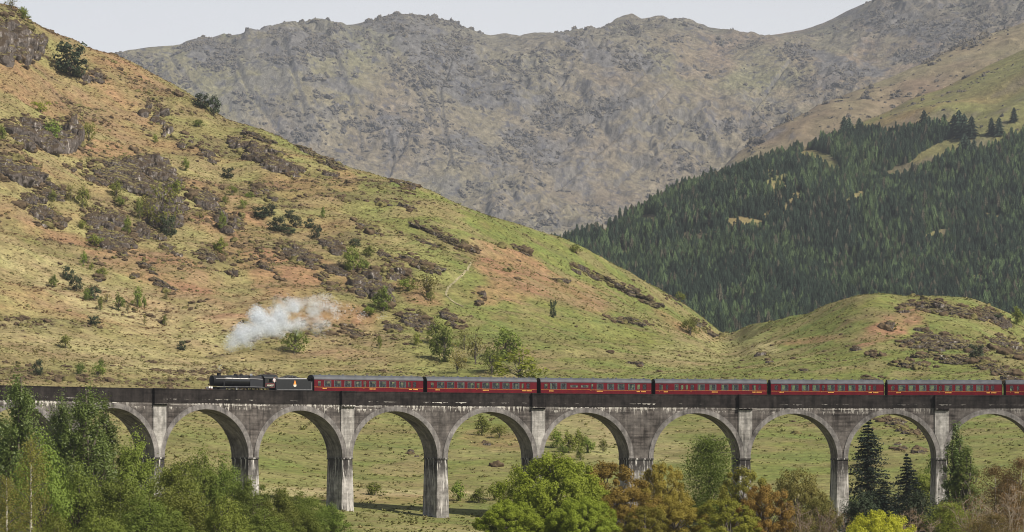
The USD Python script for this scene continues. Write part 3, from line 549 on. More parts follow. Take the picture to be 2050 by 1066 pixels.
# ------------------------------------------------------------------ locomotive and tender
p, h = rail_place(-122.55)                   # local x runs along the track, front at the left
E = thing("steam_locomotive", "black steam locomotive with glossy boiler leading the train across the viaduct", "locomotive", p, h)
X0 = -6.15
def cyl(x0, x1, r0, r1, zc, yc=0.0, n=32): return tube([(x0, yc, zc), (x1, yc, zc)], [r0, r1], n)
obj("smokebox", cat([cyl(X0 + .75, X0 + 2.75, .86, .86, 2.62), cyl(X0 + .66, X0 + .76, .62, .80, 2.62)]), black, E, smooth=40)
obj("smokebox_door", cat([cyl(X0 + .56, X0 + .68, .45, .66, 2.62), box(X0 + .5, X0 + .58, -.3, .3, 2.58, 2.66)]), black, E, smooth=40)
obj("boiler", cyl(X0 + 2.75, X0 + 7.2, .86, .93, 2.63, n=40), gloss, E, smooth=40)
obj("boiler_band", cat([cyl(X0 + x, X0 + x + .07, .875 + .015 * i, .875 + .015 * i, 2.63) for i, x in enumerate((2.72, 4.0, 5.4, 6.9))]), tendblk, E, smooth=40)
fb = sg.box(-.98, 1.5, .98, 3.30).buffer(.30).buffer(-.02)
m = trimesh.creation.extrude_polygon(sg.Polygon([(-.95, 1.5), (.95, 1.5), (.97, 2.9), (.86, 3.32), (.6, 3.52), (-.6, 3.52), (-.86, 3.32), (-.97, 2.9)]), 2.9, engine="earcut"); v = np.array(m.vertices)
obj("firebox", (np.stack([X0 + 7.2 + v[:, 2], v[:, 0], v[:, 1]], 1), np.array(m.faces)), gloss, E, smooth=30)
obj("chimney", cat([tube([(X0 + 2.05, 0, z) for z in (3.38, 3.5, 3.62, 3.80, 3.86)], [.42, .33, .31, .33, .38], 20)]), black, E, smooth=40)
obj("top_feed", cat([tube([(X0 + 5.05, 0, z) for z in (3.4, 3.6, 3.72, 3.76)], [.34, .32, .24, .1], 16), tube([(X0 + 5.05, -.9, 2.9), (X0 + 5.05, -.62, 3.35), (X0 + 5.05, -.2, 3.6)], .05, 8)]), black, E, smooth=40)
obj("steam_dome", tube([(X0 + 6.1, 0, z) for z in (3.45, 3.62, 3.72, 3.75)], [.36, .33, .22, .06], 16), black, E, smooth=40)
for y in (-.22, .22): obj("safety_valve", tube([(X0 + 7.9, y, 3.5), (X0 + 7.9, y, 3.8)], [.12, .08], 10), bright, E)
obj("whistle", tube([(X0 + 9.8, .3, 3.5), (X0 + 9.8, .3, 3.8)], .04, 8), bright, E)
obj("running_plate", cat([box(X0 + .9, X0 + 10.6, -1.32, 1.32, 1.62, 1.68), box(X0 + .2, X0 + .95, -1.3, 1.3, 1.28, 1.34)]), black, E)
obj("valance", cat([box(X0 + .9, X0 + 10.6, -1.34, -1.30, 1.50, 1.68), box(X0 + .9, X0 + 10.6, 1.30, 1.34, 1.50, 1.68)]), black, E)
obj("footplate_edge", box(X0 + .9, X0 + 9.6, -1.352, -1.342, 1.655, 1.68), bright, E)
obj("handrail", cat([tube([(X0 + 1.0, -.98, 2.95), (X0 + 9.8, -1.05, 2.95)], .025, 6)] + [tube([(X0 + x, -.8, 2.95), (X0 + x, -1.0, 2.95)], .03, 6) for x in (1.2, 2.7, 4.2, 5.7, 7.2, 8.7)]), bright, E)
obj("boiler_lining", cat([tube([(X0 + a, -.90, 3.02), (X0 + b, -.93, 3.02)], .045, 6) for a, b in ((2.9, 3.9), (4.1, 5.3), (5.5, 6.8))]), bright, E)
obj("steam_pipe", tube([(X0 + 2.5, -.7, 2.5), (X0 + 2.45, -1.0, 2.1), (X0 + 2.4, -1.1, 1.65)], .15, 10), black, E, smooth=40)
obj("buffer_beam", box(X0 + .1, X0 + .22, -1.25, 1.25, .85, 1.30), redbeam, E)
for y in (-.87, .87): obj("buffer", cat([cyl(X0 - .35, X0 + .12, .09, .12, 1.06, y, 12), cyl(X0 - .40, X0 - .35, .24, .24, 1.06, y, 16)]), bright, E, smooth=40)
for y, z in ((-.75, 1.5), (.75, 1.5), (0, 1.55)): obj("head_lamp", cat([box(X0 + .25, X0 + .47, y - .1, y + .1, z - .15, z + .15), tube([(X0 + .22, y, z), (X0 + .26, y, z)], .09, 10)]), whitem, E)
obj("front_step", cat([box(X0 + .9, X0 + 1.1, -1.2, 1.2, 1.28, 1.68)]), black, E)
for sy in (-1, 1):
    obj("cylinder", cat([cyl(X0 + 1.55, X0 + 2.75, .36, .36, .95, sy * 1.06, 20), cyl(X0 + 1.6, X0 + 2.7, .24, .24, 1.42, sy * 1.02, 16)]), black if sy > 0 else gloss, E, smooth=40)
    obj("piston_rod", tube([(X0 + 2.75, sy * 1.06, .92), (X0 + 4.2, sy * 1.06, .92)], .05, 8), bright, E)
    obj("connecting_rod", box(X0 + 4.0, X0 + 7.0, sy * 1.10 - .03, sy * 1.10 + .03, .85, 1.0), bright, E)
    obj("coupling_rod", box(X0 + 4.75, X0 + 9.0, sy * 1.02 - .03, sy * 1.02 + .03, .62, .74), bright, E)
    obj("valve_gear", cat([tube([(X0 + 3.0, sy * 1.12, 1.42), (X0 + 4.8, sy * 1.12, 1.38), (X0 + 5.7, sy * 1.12, 1.15)], .035, 6), box(X0 + 4.55, X0 + 4.75, sy * 1.1 - .04, sy * 1.1 + .04, 1.05, 1.6)]), bright, E)
    obj("slide_bar", box(X0 + 2.75, X0 + 4.4, sy * 1.06 - .05, sy * 1.06 + .05, 1.08, 1.16), bright, E)
    for x in (4.75, 6.9, 9.0):
        w = obj("driving_wheel", cat([trimesh_ann for trimesh_ann in [(lambda a: (np.stack([np.array(a.vertices)[:, 0] + X0 + x, np.array(a.vertices)[:, 2] + sy * .72, np.array(a.vertices)[:, 1] + .91], 1), np.array(a.faces)))(trimesh.creation.annulus(.78, .91, .13, sections=36))]]), black, E)
        obj("spokes", cat([tube([(X0 + x, sy * .72, .91), (X0 + x + .8 * math.cos(q), sy * .72, .91 + .8 * math.sin(q))], .035, 4) for q in np.arange(12) * math.pi / 6] + [tube([(X0 + x, sy * .6, .91), (X0 + x, sy * .84, .91)], .16, 12)]), black, w)
    for x in (1.1, 2.95): obj("bogie_wheel", cyl(0, 0, .1, .1, 0)if False else tube([(X0 + x, sy * .66, .5), (X0 + x, sy * .78, .5)], .5, 24), black, E)
cabp = sg.Polygon([(X0 + 9.75, 1.55), (X0 + 11.55, 1.55), (X0 + 11.55, 2.35), (X0 + 11.2, 2.75), (X0 + 11.2, 3.15), (X0 + 9.75, 3.15)]).difference(sg.box(X0 + 10.35, 2.45, X0 + 10.95, 2.98))
for y in (-1.30, 1.26): obj("cab_side", prism_y(cabp, y, y + .04), tendblk, E)
obj("cab_front", box(X0 + 9.72, X0 + 9.78, -1.26, 1.26, 1.6, 3.3), black, E)
th = np.linspace(math.pi, 0, 15)
m = trimesh.creation.extrude_polygon(sg.Polygon([(1.32 * math.cos(t), 3.13 + .60 * math.sin(t)) for t in th] + [(1.26, 3.13), (0, 3.62), (-1.26, 3.13)]), 2.6, engine="earcut"); v = np.array(m.vertices)
obj("cab_roof", (np.stack([X0 + 9.55 + v[:, 2], v[:, 0], v[:, 1]], 1), np.array(m.faces)), tendblk, E, smooth=40)
obj("cab_window_frame", cat([box(X0 + 10.3, X0 + 10.35, -1.33, -1.30, 2.42, 3.0), box(X0 + 10.95, X0 + 11.0, -1.33, -1.30, 2.42, 3.0)]), black, E)
obj("cab_floor", box(X0 + 9.75, X0 + 12.3, -1.2, 1.2, 1.5, 1.58), black, E)
obj("cab_lining", cat([box(X0 + 9.88, X0 + 11.42, -1.315, -1.30, z, z + .035) for z in (1.64, 2.24)] + [box(X0 + x, X0 + x + .035, -1.315, -1.30, 1.64, 2.27) for x in (9.88, 11.39)]), redbeam, E)
obj("cab_number", text_on("45407", .27, X0 + 10.65, -1.302, 1.83), cream, E)
p, h = rail_place(-113.75)
T = thing("coal_tender", "black coal tender with a gold and orange emblem between locomotive and first coach", "tender", p, h)
tp = sg.Polygon([(-3.3, 1.12), (3.35, 1.12), (3.35, 2.72), (2.55, 2.78), (2.35, 3.08), (-3.3, 3.08)])
for y in (-1.30, 1.24): obj("side_plate", prism_y(tp, y, y + .06), tendblk, T)
obj("tank", cat([box(-3.25, 3.32, -1.24, 1.24, 1.12, 2.55), box(2.5, 3.3, -1.2, 1.2, 2.55, 2.72)]), tendblk, T)
obj("top_flare", cat([(np.array([(-3.3, -1.31, 3.0), (2.35, -1.31, 3.0), (2.3, -1.16, 3.2), (-3.3, -1.16, 3.2), (-3.3, -1.28, 3.0), (2.35, -1.28, 3.0), (2.3, -1.13, 3.2), (-3.3, -1.13, 3.2)]), np.array([(0, 1, 2, 3), (7, 6, 5, 4), (3, 2, 6, 7), (0, 4, 5, 1), (1, 5, 6, 2), (0, 3, 7, 4)]))]), bright, T)
obj("front_plate", box(-3.3, -3.24, -1.24, 1.24, 1.12, 3.3), black, T)
rng = np.random.default_rng(5)
coal = []
for _ in range(420):
    x = rng.uniform(-2.7, 2.0); y = rng.uniform(-1.0, 1.0); top = 2.75 + .80 * max(0, 1 - ((x + .2) / 2.3) ** 2) * (1 - (y / 1.5) ** 2)
    b = trimesh.creation.icosahedron(); v = np.array(b.vertices) * rng.uniform(.09, .2) * rng.uniform(.7, 1.3, (12, 1)) + (x, y, top + rng.uniform(-.1, .05)); coal.append((v, np.array(b.faces)))
obj("coal_heap", cat(coal + [box(-2.8, 2.1, -1.1, 1.1, 2.55, 2.85)]), coalm, T, kind="stuff")
obj("lining", cat([box(-3.1, 3.2, -1.312, -1.30, 1.35, 1.385), box(3.17, 3.2, -1.312, -1.30, 1.35, 2.6)]), bright, T)
em = obj("emblem", cat([prism_y(sg.Polygon([(-.12, 2.16), (.38, 2.16), (.26, 2.55), (.13, 2.88), (0, 2.55)]), -1.325, -1.30)]), orange, T)
obj("emblem_base", cat([prism_y(sg.Point(.13, 2.02).buffer(.26).intersection(sg.box(-.2, 1.78, .5, 2.14)), -1.322, -1.30)]), cream, em)
for x in (-2.1, 0, 2.1):
    obj("wheel", cat([tube([(x, y - .06, .64), (x, y + .06, .64)], .64, 24) for y in (-.72, .72)] + [tube([(x, -.72, .64), (x, .72, .64)], .09, 8)]), black, T)
obj("frame", cat([box(-3.3, 3.3, y - .03, y + .03, .75, 1.12) for y in (-1.1, 1.1)]), black, T)
obj("ladder", cat([box(3.36, 3.4, y, y + .05, 1.1, 2.7) for y in (-1.0, -.65)] + [box(3.36, 3.4, -1.0, -.6, z, z + .03) for z in np.arange(1.3, 2.7, .3)]), black, T)

# a crew member leaning out between cab and tender
def body(chains, refine=0.03):
    import manifold3d as m3
    parts = []
    for c in chains:
        for (a, ra), (b, rb) in zip(c[:-1], c[1:]):
            sa = m3.Manifold.sphere(ra, 14).translate(a); sb = m3.Manifold.sphere(rb, 14).translate(b)
            parts.append(m3.Manifold.batch_hull([sa, sb]))
    m = m3.Manifold.batch_boolean(parts, m3.OpType.Add).refine_to_length(refine).to_mesh()
    t = trimesh.Trimesh(m.vert_properties[:, :3], m.tri_verts); trimesh.smoothing.filter_taubin(t, iterations=6)
    return np.array(t.vertices), np.array(t.faces)
p, h = rail_place(-117.25)
man = thing("person", "person in a pale shirt leaning out between cab and tender", "person", p + np.array([0, 0, 1.58]), h)
skin, shirt, trous, hair = plain("skin", (0.5, 0.28, 0.19), 0.6), plain("pale_shirt", (0.65, 0.58, 0.58), 0.85), plain("dark_overalls", (0.03, 0.035, 0.05), 0.9), plain("dark_cap", (0.02, 0.02, 0.025), 0.8)
yb = -1.05
obj("body", body([[((0, yb, .9), .15), ((0, yb - .02, 1.15), .17), ((0, yb - .08, 1.38), .15), ((0, yb - .12, 1.52), .06), ((0, yb - .16, 1.6), .055)], [((-.08, yb, .88), .10), ((-.09, yb, .48), .075), ((-.1, yb, .08), .05)], [((.08, yb, .88), .10), ((.09, yb, .48), .075), ((.1, yb, .08), .05)],
                  [((-.18, yb - .08, 1.4), .06), ((-.30, yb - .16, 1.16), .048), ((-.24, yb - .30, .98), .036), ((-.23, yb - .36, .95), .035)], [((.18, yb - .08, 1.4), .06), ((.28, yb - .14, 1.14), .048), ((.16, yb - .30, 1.02), .036), ((.12, yb - .36, 1.0), .035)],
                  [((0, yb - .2, 1.68), .098), ((0, yb - .24, 1.64), .075)], [((0, yb - .31, 1.68), .018), ((0, yb - .32, 1.65), .02)]]), skin, man, smooth=True)
obj("shirt", body([[((0, yb, .92), .17), ((0, yb - .02, 1.15), .19), ((0, yb - .08, 1.38), .165)], [((-.18, yb - .08, 1.4), .08), ((-.28, yb - .14, 1.2), .065)], [((.18, yb - .08, 1.4), .08), ((.27, yb - .13, 1.18), .065)]]), shirt, man, smooth=True)
obj("trousers", body([[((-.08, yb, .90), .125), ((-.09, yb, .48), .09), ((-.1, yb, .1), .07)], [((.08, yb, .90), .125), ((.09, yb, .48), .09), ((.1, yb, .1), .07)]]), trous, man, smooth=True)
obj("cap", body([[((0, yb - .18, 1.735), .10), ((0, yb - .2, 1.74), .10)], [((0, yb - .28, 1.72), .03), ((0, yb - .33, 1.71), .02)]]), hair, man, smooth=True)

# ------------------------------------------------------------------ smoke
PUFF = [(438, 741, 8, .5), (441, 730, 11, .42), (446, 718, 14, .42), (452, 704, 16, .5), (466, 688, 24, .85), (486, 672, 29, 1.0), (508, 662, 30, 1.0), (520, 640, 32, 1.0), (516, 620, 20, .9), (540, 650, 32, 1.0), (560, 632, 34, 1.0), (575, 648, 26, .75), (590, 618, 32, .9), (598, 644, 30, .75), (560, 668, 22, .6), (625, 618, 38, .66), (640, 640, 38, .52), (664, 622, 42, .50), (692, 632, 36, .44), (722, 632, 26, .38), (768, 634, 16, .38)]
pos = [ray(u, v, float(yv(u)) + 3.5 + (0.02 * (u - 436))) for u, v, _, _ in PUFF]
rng = np.random.default_rng(77)
RM = np.array([r * q[1] / F * 1.30 for (u, v, r, w), q in zip(PUFF, pos)]); WT = np.array([w for *_, w in PUFF]); PC = np.array(pos)
pick = rng.choice(len(PUFF), 900000, p=RM ** 3 / (RM ** 3).sum())
d = rng.normal(size=(900000, 3)); d /= np.linalg.norm(d, axis=1, keepdims=True)
pt = PC[pick] + d * (RM[pick] * rng.random(900000) ** (1 / 3))[:, None]
field = np.max([np.clip(1 - np.linalg.norm(pt - c, axis=1) / r, 0, 1) * 1.6 * w for c, r, w in zip(PC, RM, WT)], axis=0)
nz = meshkit.fbm(pt / 3.2, 5, 5); nz2 = meshkit.fbm(pt / 1.1, 3, 8)
dens = np.clip(field - (nz - .20) * 1.7 - (nz2 - .5) * .5, 0, 1)
wt = WT[np.argmax([np.clip(1 - np.linalg.norm(pt - c, axis=1) / r, 0, 1) for c, r in zip(PC, RM)], axis=0)]
pt = pt[rng.random(900000) < dens ** 1.25 * 0.50 * wt ** .7]
n = len(pt); a = rng.normal(size=(n, 3)); a /= np.linalg.norm(a, axis=1, keepdims=True); b = np.cross(a, rng.normal(size=(n, 3))); b /= np.linalg.norm(b, axis=1, keepdims=True)
sz = 0.07 * rng.uniform(.7, 1.3, (n, 1)); vv = np.stack([pt + a * sz, pt - a * sz * .5 + b * sz * .87, pt - a * sz * .5 - b * sz * .87], 1).reshape(-1, 3)
smoke_look = M("steam_cloud", {"d": ("diffuse_bsdf", {"color": (0.80, 0.825, 0.85)}), "t": ("translucent_bsdf", {"color": (0.80, 0.825, 0.85)}), "m": ("mix_closure", {"fac": 0.5})}, [("d.BSDF", "m.closure1"), ("t.BSDF", "m.closure2")], surface="m.closure")
obj("smoke_plume", (vv, np.arange(3 * n).reshape(-1, 3)), smoke_look, label="white steam drifting back from the locomotive chimney over the hillside", cat="smoke", kind="stuff")
print("steam flakes", n)

# ------------------------------------------------------------------ rock outcrops in the hillsides
def crag_mat(name, rockc, palec, heath, grass, s=1.0):
    return M(name, {"g": ("geometry", {}), "sn": ("separate_xyz", {}), "mv": ("mapping", {"scale": (0.9 * s, 0.9 * s, 0.22 * s)}), "nv": ("noise_texture", {"scale": 1.0, "detail": 6.0, "roughness": 0.7}),
        "nh": ("noise_texture", {"scale": 0.35 * s, "detail": 5.0, "roughness": 0.65}), "rv": ("rgb_ramp", {"ramp": [(0.32, tuple(0.4 * c for c in rockc)), (0.44, rockc), (0.56, tuple(1.3 * c for c in rockc)), (0.66, palec)]}),
        "ad": ("math", {"math_type": "add"}), "rh": ("map_range", {"from_min": 0.68, "from_max": 0.90, "clamp": True}), "m1": ("mix_color", {"b": heath}),
        "ng": ("noise_texture", {"scale": 0.22 * s, "detail": 3.0}), "ag": ("math", {"math_type": "add"}), "rg": ("map_range", {"from_min": 1.26, "from_max": 1.36, "clamp": True}), "m2": ("mix_color", {"b": grass}),
        "bp": ("bump", {"strength": 1.0, "distance": 0.8 / s}), "p": ("principled_bsdf", {"roughness": 0.9, "specular_ior_level": 0.2})},
        [("g.normal", "sn.vector"), ("g.position", "mv.vector"), ("mv.vector", "nv.vector"), ("nv.fac", "rv.fac"), ("g.position", "nh.vector"), ("sn.z", "ad.value1"), ("nh.fac", "ad.value2"), ("ad.value", "rh.value"), ("rh.result", "m1.fac"), ("rv.color", "m1.a"),
         ("g.position", "ng.vector"), ("sn.z", "ag.value1"), ("ng.fac", "ag.value2"), ("ag.value", "rg.value"), ("rg.result", "m2.fac"), ("m1.result", "m2.a"), ("m2.result", "p.base_color"), ("nv.fac", "bp.height"), ("bp.normal", "p.normal")], surface="p.BSDF")
crag_look = crag_mat("crag_rock", (0.095, 0.080, 0.070), (0.44, 0.40, 0.36), (0.060, 0.043, 0.028), (0.17, 0.145, 0.058))
ICO = {k: trimesh.creation.icosphere(subdivisions=k) for k in (2, 3, 4, 5)}
def rock_mesh(a, c, b, seed, sub, tilt):
    v = np.array(ICO[sub].vertices); f = np.array(ICO[sub].faces)
    v = np.sign(v) * np.abs(v) ** np.array([0.9, 0.9, 0.75])
    big = max(a, b, c)
    p = v * (a, c, b)
    n = meshkit.fbm(p / max(b * 0.9, 0.5) + seed * 3.1, 4, seed); rdg = 1 - np.abs(2 * meshkit.noise(p * (1, 1, 0.35) / max(b * 0.45, 0.35) + seed * 1.7, seed + 5) - 1)
    r = 1 + (n - 0.5) * 1.0 + (rdg - 0.5) * 0.32
    p = p * r[:, None]
    st = b * 0.22; w = p[:, 2] / st; p[:, 2] = (np.floor(w) + sstep(w - np.floor(w), 0.15, 0.75)) * st * 0.6 + p[:, 2] * 0.4
    ct, s_ = math.cos(tilt), math.sin(tilt)
    return np.stack([p[:, 0] * ct + p[:, 2] * s_, p[:, 1], -p[:, 0] * s_ + p[:, 2] * ct], 1), f
CRAGS = [(18, 75, 45, 46, 20), (62, 95, 22, 34, 30), (182, 150, 28, 12, 10), (168, 158, 10, 8, 0), (58, 268, 58, 30, 5), (118, 272, 30, 32, 10), (145, 262, 18, 36, 10), (22, 335, 58, 26, 12), (60, 352, 28, 18, 25), (146, 333, 20, 9, -8), (190, 357, 28, 13, 12), (235, 340, 52, 22, 14), (290, 335, 48, 28, 18), (260, 360, 70, 22, 20), (338, 362, 30, 16, 25),
         (105, 382, 30, 16, 18), (62, 400, 24, 14, -12), (85, 432, 28, 18, 38), (118, 442, 20, 14, 30), (210, 440, 42, 26, 18), (222, 478, 44, 20, 10), (285, 462, 24, 20, 10), (318, 470, 18, 14, 0), (330, 420, 40, 34, 15), (410, 400, 34, 18, 32), (455, 445, 26, 20, 38), (478, 445, 14, 12, 30), (245, 510, 9, 7, 0), (250, 488, 22, 8, 5), (340, 500, 18, 9, 15), (415, 513, 30, 10, 12),
         (318, 232, 14, 22, 45), (335, 262, 9, 16, 10), (300, 212, 10, 14, 40), (285, 230, 8, 10, 20), (372, 285, 16, 14, 35), (415, 310, 22, 12, 42), (495, 298, 34, 18, 30), (545, 318, 46, 20, 26), (590, 345, 26, 14, 25), (640, 312, 48, 9, 30), (520, 275, 34, 6, 24), (660, 350, 14, 6, 20), (522, 382, 22, 10, 30), (545, 400, 10, 6, 0),
         (600, 510, 36, 16, 22), (622, 526, 14, 14, 45), (675, 495, 30, 14, 28), (545, 545, 26, 7, 32), (655, 566, 26, 10, 38), (740, 570, 36, 28, 12), (770, 588, 26, 22, 35), (718, 562, 14, 16, 20), (680, 545, 34, 10, 22), (790, 545, 22, 14, 20), (830, 640, 34, 16, 22), (845, 652, 14, 12, 10), (790, 655, 18, 10, 15), (700, 665, 24, 8, 24), (905, 640, 26, 12, 35), (780, 518, 26, 8, 28), (840, 528, 40, 10, 20), (805, 365, 30, 9, 24), (815, 378, 12, 9, 0), (770, 408, 16, 5, 22), (815, 415, 18, 5, 28), (735, 455, 30, 8, 24), (740, 462, 22, 8, 18), (860, 490, 30, 6, 22),
         (880, 470, 60, 7, 25), (920, 495, 30, 6, 18), (1040, 500, 22, 5, 28), (1155, 538, 20, 9, 30), (1175, 545, 26, 6, 28), (1235, 572, 60, 6, 26), (1262, 583, 24, 7, 22), (1300, 605, 34, 6, 12), (1345, 600, 22, 5, 28), (1125, 563, 14, 4, 5), (1242, 640, 34, 6, 6), (1280, 645, 22, 5, 10), (1400, 650, 24, 8, 32), (1425, 668, 20, 6, 30), (965, 590, 7, 7, 0), (960, 606, 9, 6, 10), (1270, 728, 16, 5, 8), (1015, 705, 20, 5, 8), (330, 575, 26, 7, 32), (300, 540, 24, 7, 34), (270, 553, 10, 5, 0), (195, 560, 8, 5, 10), (465, 548, 12, 6, 0),
         (1855, 605, 34, 9, 8), (1900, 622, 56, 11, 8), (1950, 628, 44, 11, 10), (1985, 635, 34, 14, 28), (2010, 650, 20, 10, 40), (1815, 615, 22, 10, -8), (1850, 665, 20, 8, -5), (1838, 685, 42, 12, -6), (1868, 690, 26, 13, 5), (1925, 690, 56, 15, 8), (1960, 698, 22, 12, 10), (2010, 682, 38, 10, 6), (2030, 705, 34, 12, 14), (1890, 718, 52, 8, 8), (1830, 732, 42, 8, 4), (1950, 725, 36, 8, 14), (2000, 740, 46, 12, 20), (1755, 710, 14, 7, 0), (1715, 700, 10, 5, 0), (1530, 708, 16, 6, -4), (1540, 725, 8, 5, 0), (1610, 742, 8, 3, 0), (1780, 655, 10, 8, 0), (1745, 758, 26, 4, 0), (2040, 765, 30, 12, 10),
         (1790, 850, 22, 8, 5), (1820, 862, 20, 8, 8), (1760, 838, 16, 6, 0), (1845, 868, 26, 7, 10), (1800, 895, 14, 7, 0), (1840, 905, 14, 5, 0), (822, 905, 6, 4, 0), (834, 914, 5, 3, 0), (975, 890, 7, 5, 0), (990, 930, 7, 5, 0)]
HEATH = []
for i, (u, v, rx, ry, th) in enumerate(CRAGS):
    rg = np.random.default_rng(900 + i); base = hill_point(u, min(v + ry * 0.9, v + 60)); k = base[1] / F
    n = int(np.clip(rx * ry / 48, 1, 15)); ct, st_ = math.cos(math.radians(th)), math.sin(math.radians(th)); ms = []
    for j in range(n):
        r, a = math.sqrt(rg.random()) * (0 if n == 1 else 0.8), rg.uniform(0, 2 * math.pi)
        eu, ev = r * math.cos(a) * rx, r * math.sin(a) * ry
        q = hill_point(u + eu * ct - ev * st_, v + eu * st_ + ev * ct + ry * 0.35); f = 1.0 if n == 1 else rg.uniform(0.22, 0.56) * (1.25 if n < 4 else 1)
        aa, bb = rx * k * f * 1.05, ry * k * f * rg.uniform(0.9, 1.5); cc = max(bb, aa * 0.55)
        vv, ff = rock_mesh(aa, cc, bb, i * 17 + j + 2, 4 if rx * f > 9 else 3, math.radians(th * 0.8) + rg.uniform(-.15, .15))
        q = q + (0, cc * 0.50, bb * 0.02); q[2] = 0.6 * q[2] + 0.4 * ground(q[0], q[1]); ms.append((vv + q, ff))
    for j in range(int(rx * ry / 9)):
        r, a = math.sqrt(rg.random()) * 1.2, rg.uniform(0, 2 * math.pi); HEATH.append((u + r * math.cos(a) * rx * ct - r * math.sin(a) * ry * st_, v + r * math.cos(a) * rx * st_ + r * math.sin(a) * ry * ct))
    vv, ff = cat(ms); x = UsdGeom.Xform.Define(stage, numbered("/World/rock_outcrop" if rx > 9 else "/World/boulder")); x.AddTranslateOp().Set(Gf.Vec3d(*map(float, base)))
    keys(x, kind="structure"); obj("rock", (vv - base, ff), crag_look, x, smooth=38)

# a faint trodden track up the hillside
tp_ = np.array([(944, 526), (932, 545), (914, 562), (898, 577), (893, 590), (905, 603), (930, 616)], float)
tt = np.linspace(0, len(tp_) - 1, 90); tu, tv = (PchipInterpolator(np.arange(len(tp_)), tp_[:, c])(tt) for c in (0, 1))
q = np.array([hill_point(a, b) for a, b in zip(tu, tv)]); q[:, :2] = np.stack([np.convolve(np.pad(q[:, c], 3, "edge"), np.ones(7) / 7, "valid") for c in (0, 1)], 1)
t = np.gradient(q[:, :2], axis=0); t /= np.linalg.norm(t, axis=1, keepdims=True); nn_ = np.stack([-t[:, 1], t[:, 0]], 1)
rows = []
for o in (-0.3, 0, 0.3):
    xy = q[:, :2] + nn_ * o; rows.append(np.stack([xy[:, 0], xy[:, 1], [ground(a, b) + 0.16 for a, b in xy]], 1))
obj("path", (np.vstack(rows), grid_faces(3, 90)), plain("trodden_earth", (0.25, 0.22, 0.13), 0.95, spec=0.05, var=0.4, vs=0.6), kind="structure", label="faint pale track winding down the hillside")

# ------------------------------------------------------------------ foliage
def leaf_look(name, dark, mid, light, trans=0.35, rough=0.6, gloss=0.25, k=1.55):
    dark, mid, light = (tuple(k * c for c in q) for q in (dark, mid, light))
    return M(name, {"g": ("geometry", {}), "o": ("object_info", {}), "r": ("rgb_ramp", {"ramp": [(0.0, dark), (0.5, mid), (1.0, light)]}), "hv": ("map_range", {"from_min": 0.0, "from_max": 1.0, "to_min": 0.74, "to_max": 1.32}), "hm": ("math", {"math_type": "multiply", "value2": 7.31}), "hf": ("math", {"math_type": "fraction"}), "hr": ("map_range", {"to_min": 0.478, "to_max": 0.515}), "hs": ("hsv", {"hue": 0.5, "saturation": 1.0}),
                    "d": ("principled_bsdf", {"roughness": rough, "specular_ior_level": gloss}), "t": ("translucent_bsdf", {}), "m": ("mix_closure", {"fac": trans})},
             [("g.random_per_island", "r.fac"), ("r.color", "hs.color"), ("o.random", "hv.value"), ("hv.result", "hs.value"), ("o.random", "hm.value1"), ("hm.value", "hf.value1"), ("hf.value", "hr.value"), ("hr.result", "hs.hue"), ("hs.color", "d.base_color"), ("hs.color", "t.color"), ("d.BSDF", "m.closure1"), ("t.BSDF", "m.closure2")], surface="m.closure")
LEAF = {"oak": leaf_look("oak_leaf", (0.13, 0.155, 0.014), (0.245, 0.26, 0.022), (0.36, 0.36, 0.04)), "amber": leaf_look("amber_leaf", (0.15, 0.11, 0.018), (0.27, 0.185, 0.028), (0.36, 0.30, 0.05)), "lime": leaf_look("lime_leaf", (0.15, 0.145, 0.018), (0.255, 0.235, 0.026), (0.34, 0.31, 0.05)), "gold": leaf_look("gold_leaf", (0.22, 0.22, 0.018), (0.35, 0.33, 0.025), (0.44, 0.42, 0.05)),
        "olive": leaf_look("olive_leaf", (0.11, 0.105, 0.022), (0.20, 0.185, 0.035), (0.29, 0.26, 0.055)), "poplar": leaf_look("poplar_leaf", (0.065, 0.09, 0.018), (0.145, 0.18, 0.04), (0.30, 0.32, 0.12), gloss=0.5, rough=0.45), "birch": leaf_look("birch_leaf", (0.10, 0.115, 0.02), (0.19, 0.205, 0.036), (0.28, 0.28, 0.055)),
        "willow": leaf_look("willow_leaf", (0.10, 0.125, 0.02), (0.185, 0.22, 0.035), (0.29, 0.32, 0.06)), "dark": leaf_look("dark_leaf", (0.025, 0.035, 0.015), (0.05, 0.065, 0.025), (0.085, 0.10, 0.035), trans=0.2), "rust": leaf_look("rust_leaf", (0.11, 0.075, 0.025), (0.20, 0.135, 0.04), (0.28, 0.19, 0.06)),
        "spruce": leaf_look("spruce_needle", (0.009, 0.015, 0.009), (0.018, 0.028, 0.014), (0.036, 0.048, 0.022), trans=0.08), "twig": leaf_look("twig_bark", (0.14, 0.11, 0.08), (0.24, 0.20, 0.15), (0.36, 0.31, 0.25), trans=0.0)}
bark = M("dark_bark", {"t": ("texture_coordinate", {}), "mp": ("mapping", {"scale": (6, 6, 1.2)}), "n": ("noise_texture", {"scale": 2.0, "detail": 5.0}), "r": ("rgb_ramp", {"ramp": [(0.3, (0.05, 0.04, 0.03)), (0.7, (0.15, 0.125, 0.10))]}), "p": ("principled_bsdf", {"roughness": 0.9})},
         [("t.object", "mp.vector"), ("mp.vector", "n.vector"), ("n.fac", "r.fac"), ("r.color", "p.base_color")], surface="p.BSDF")
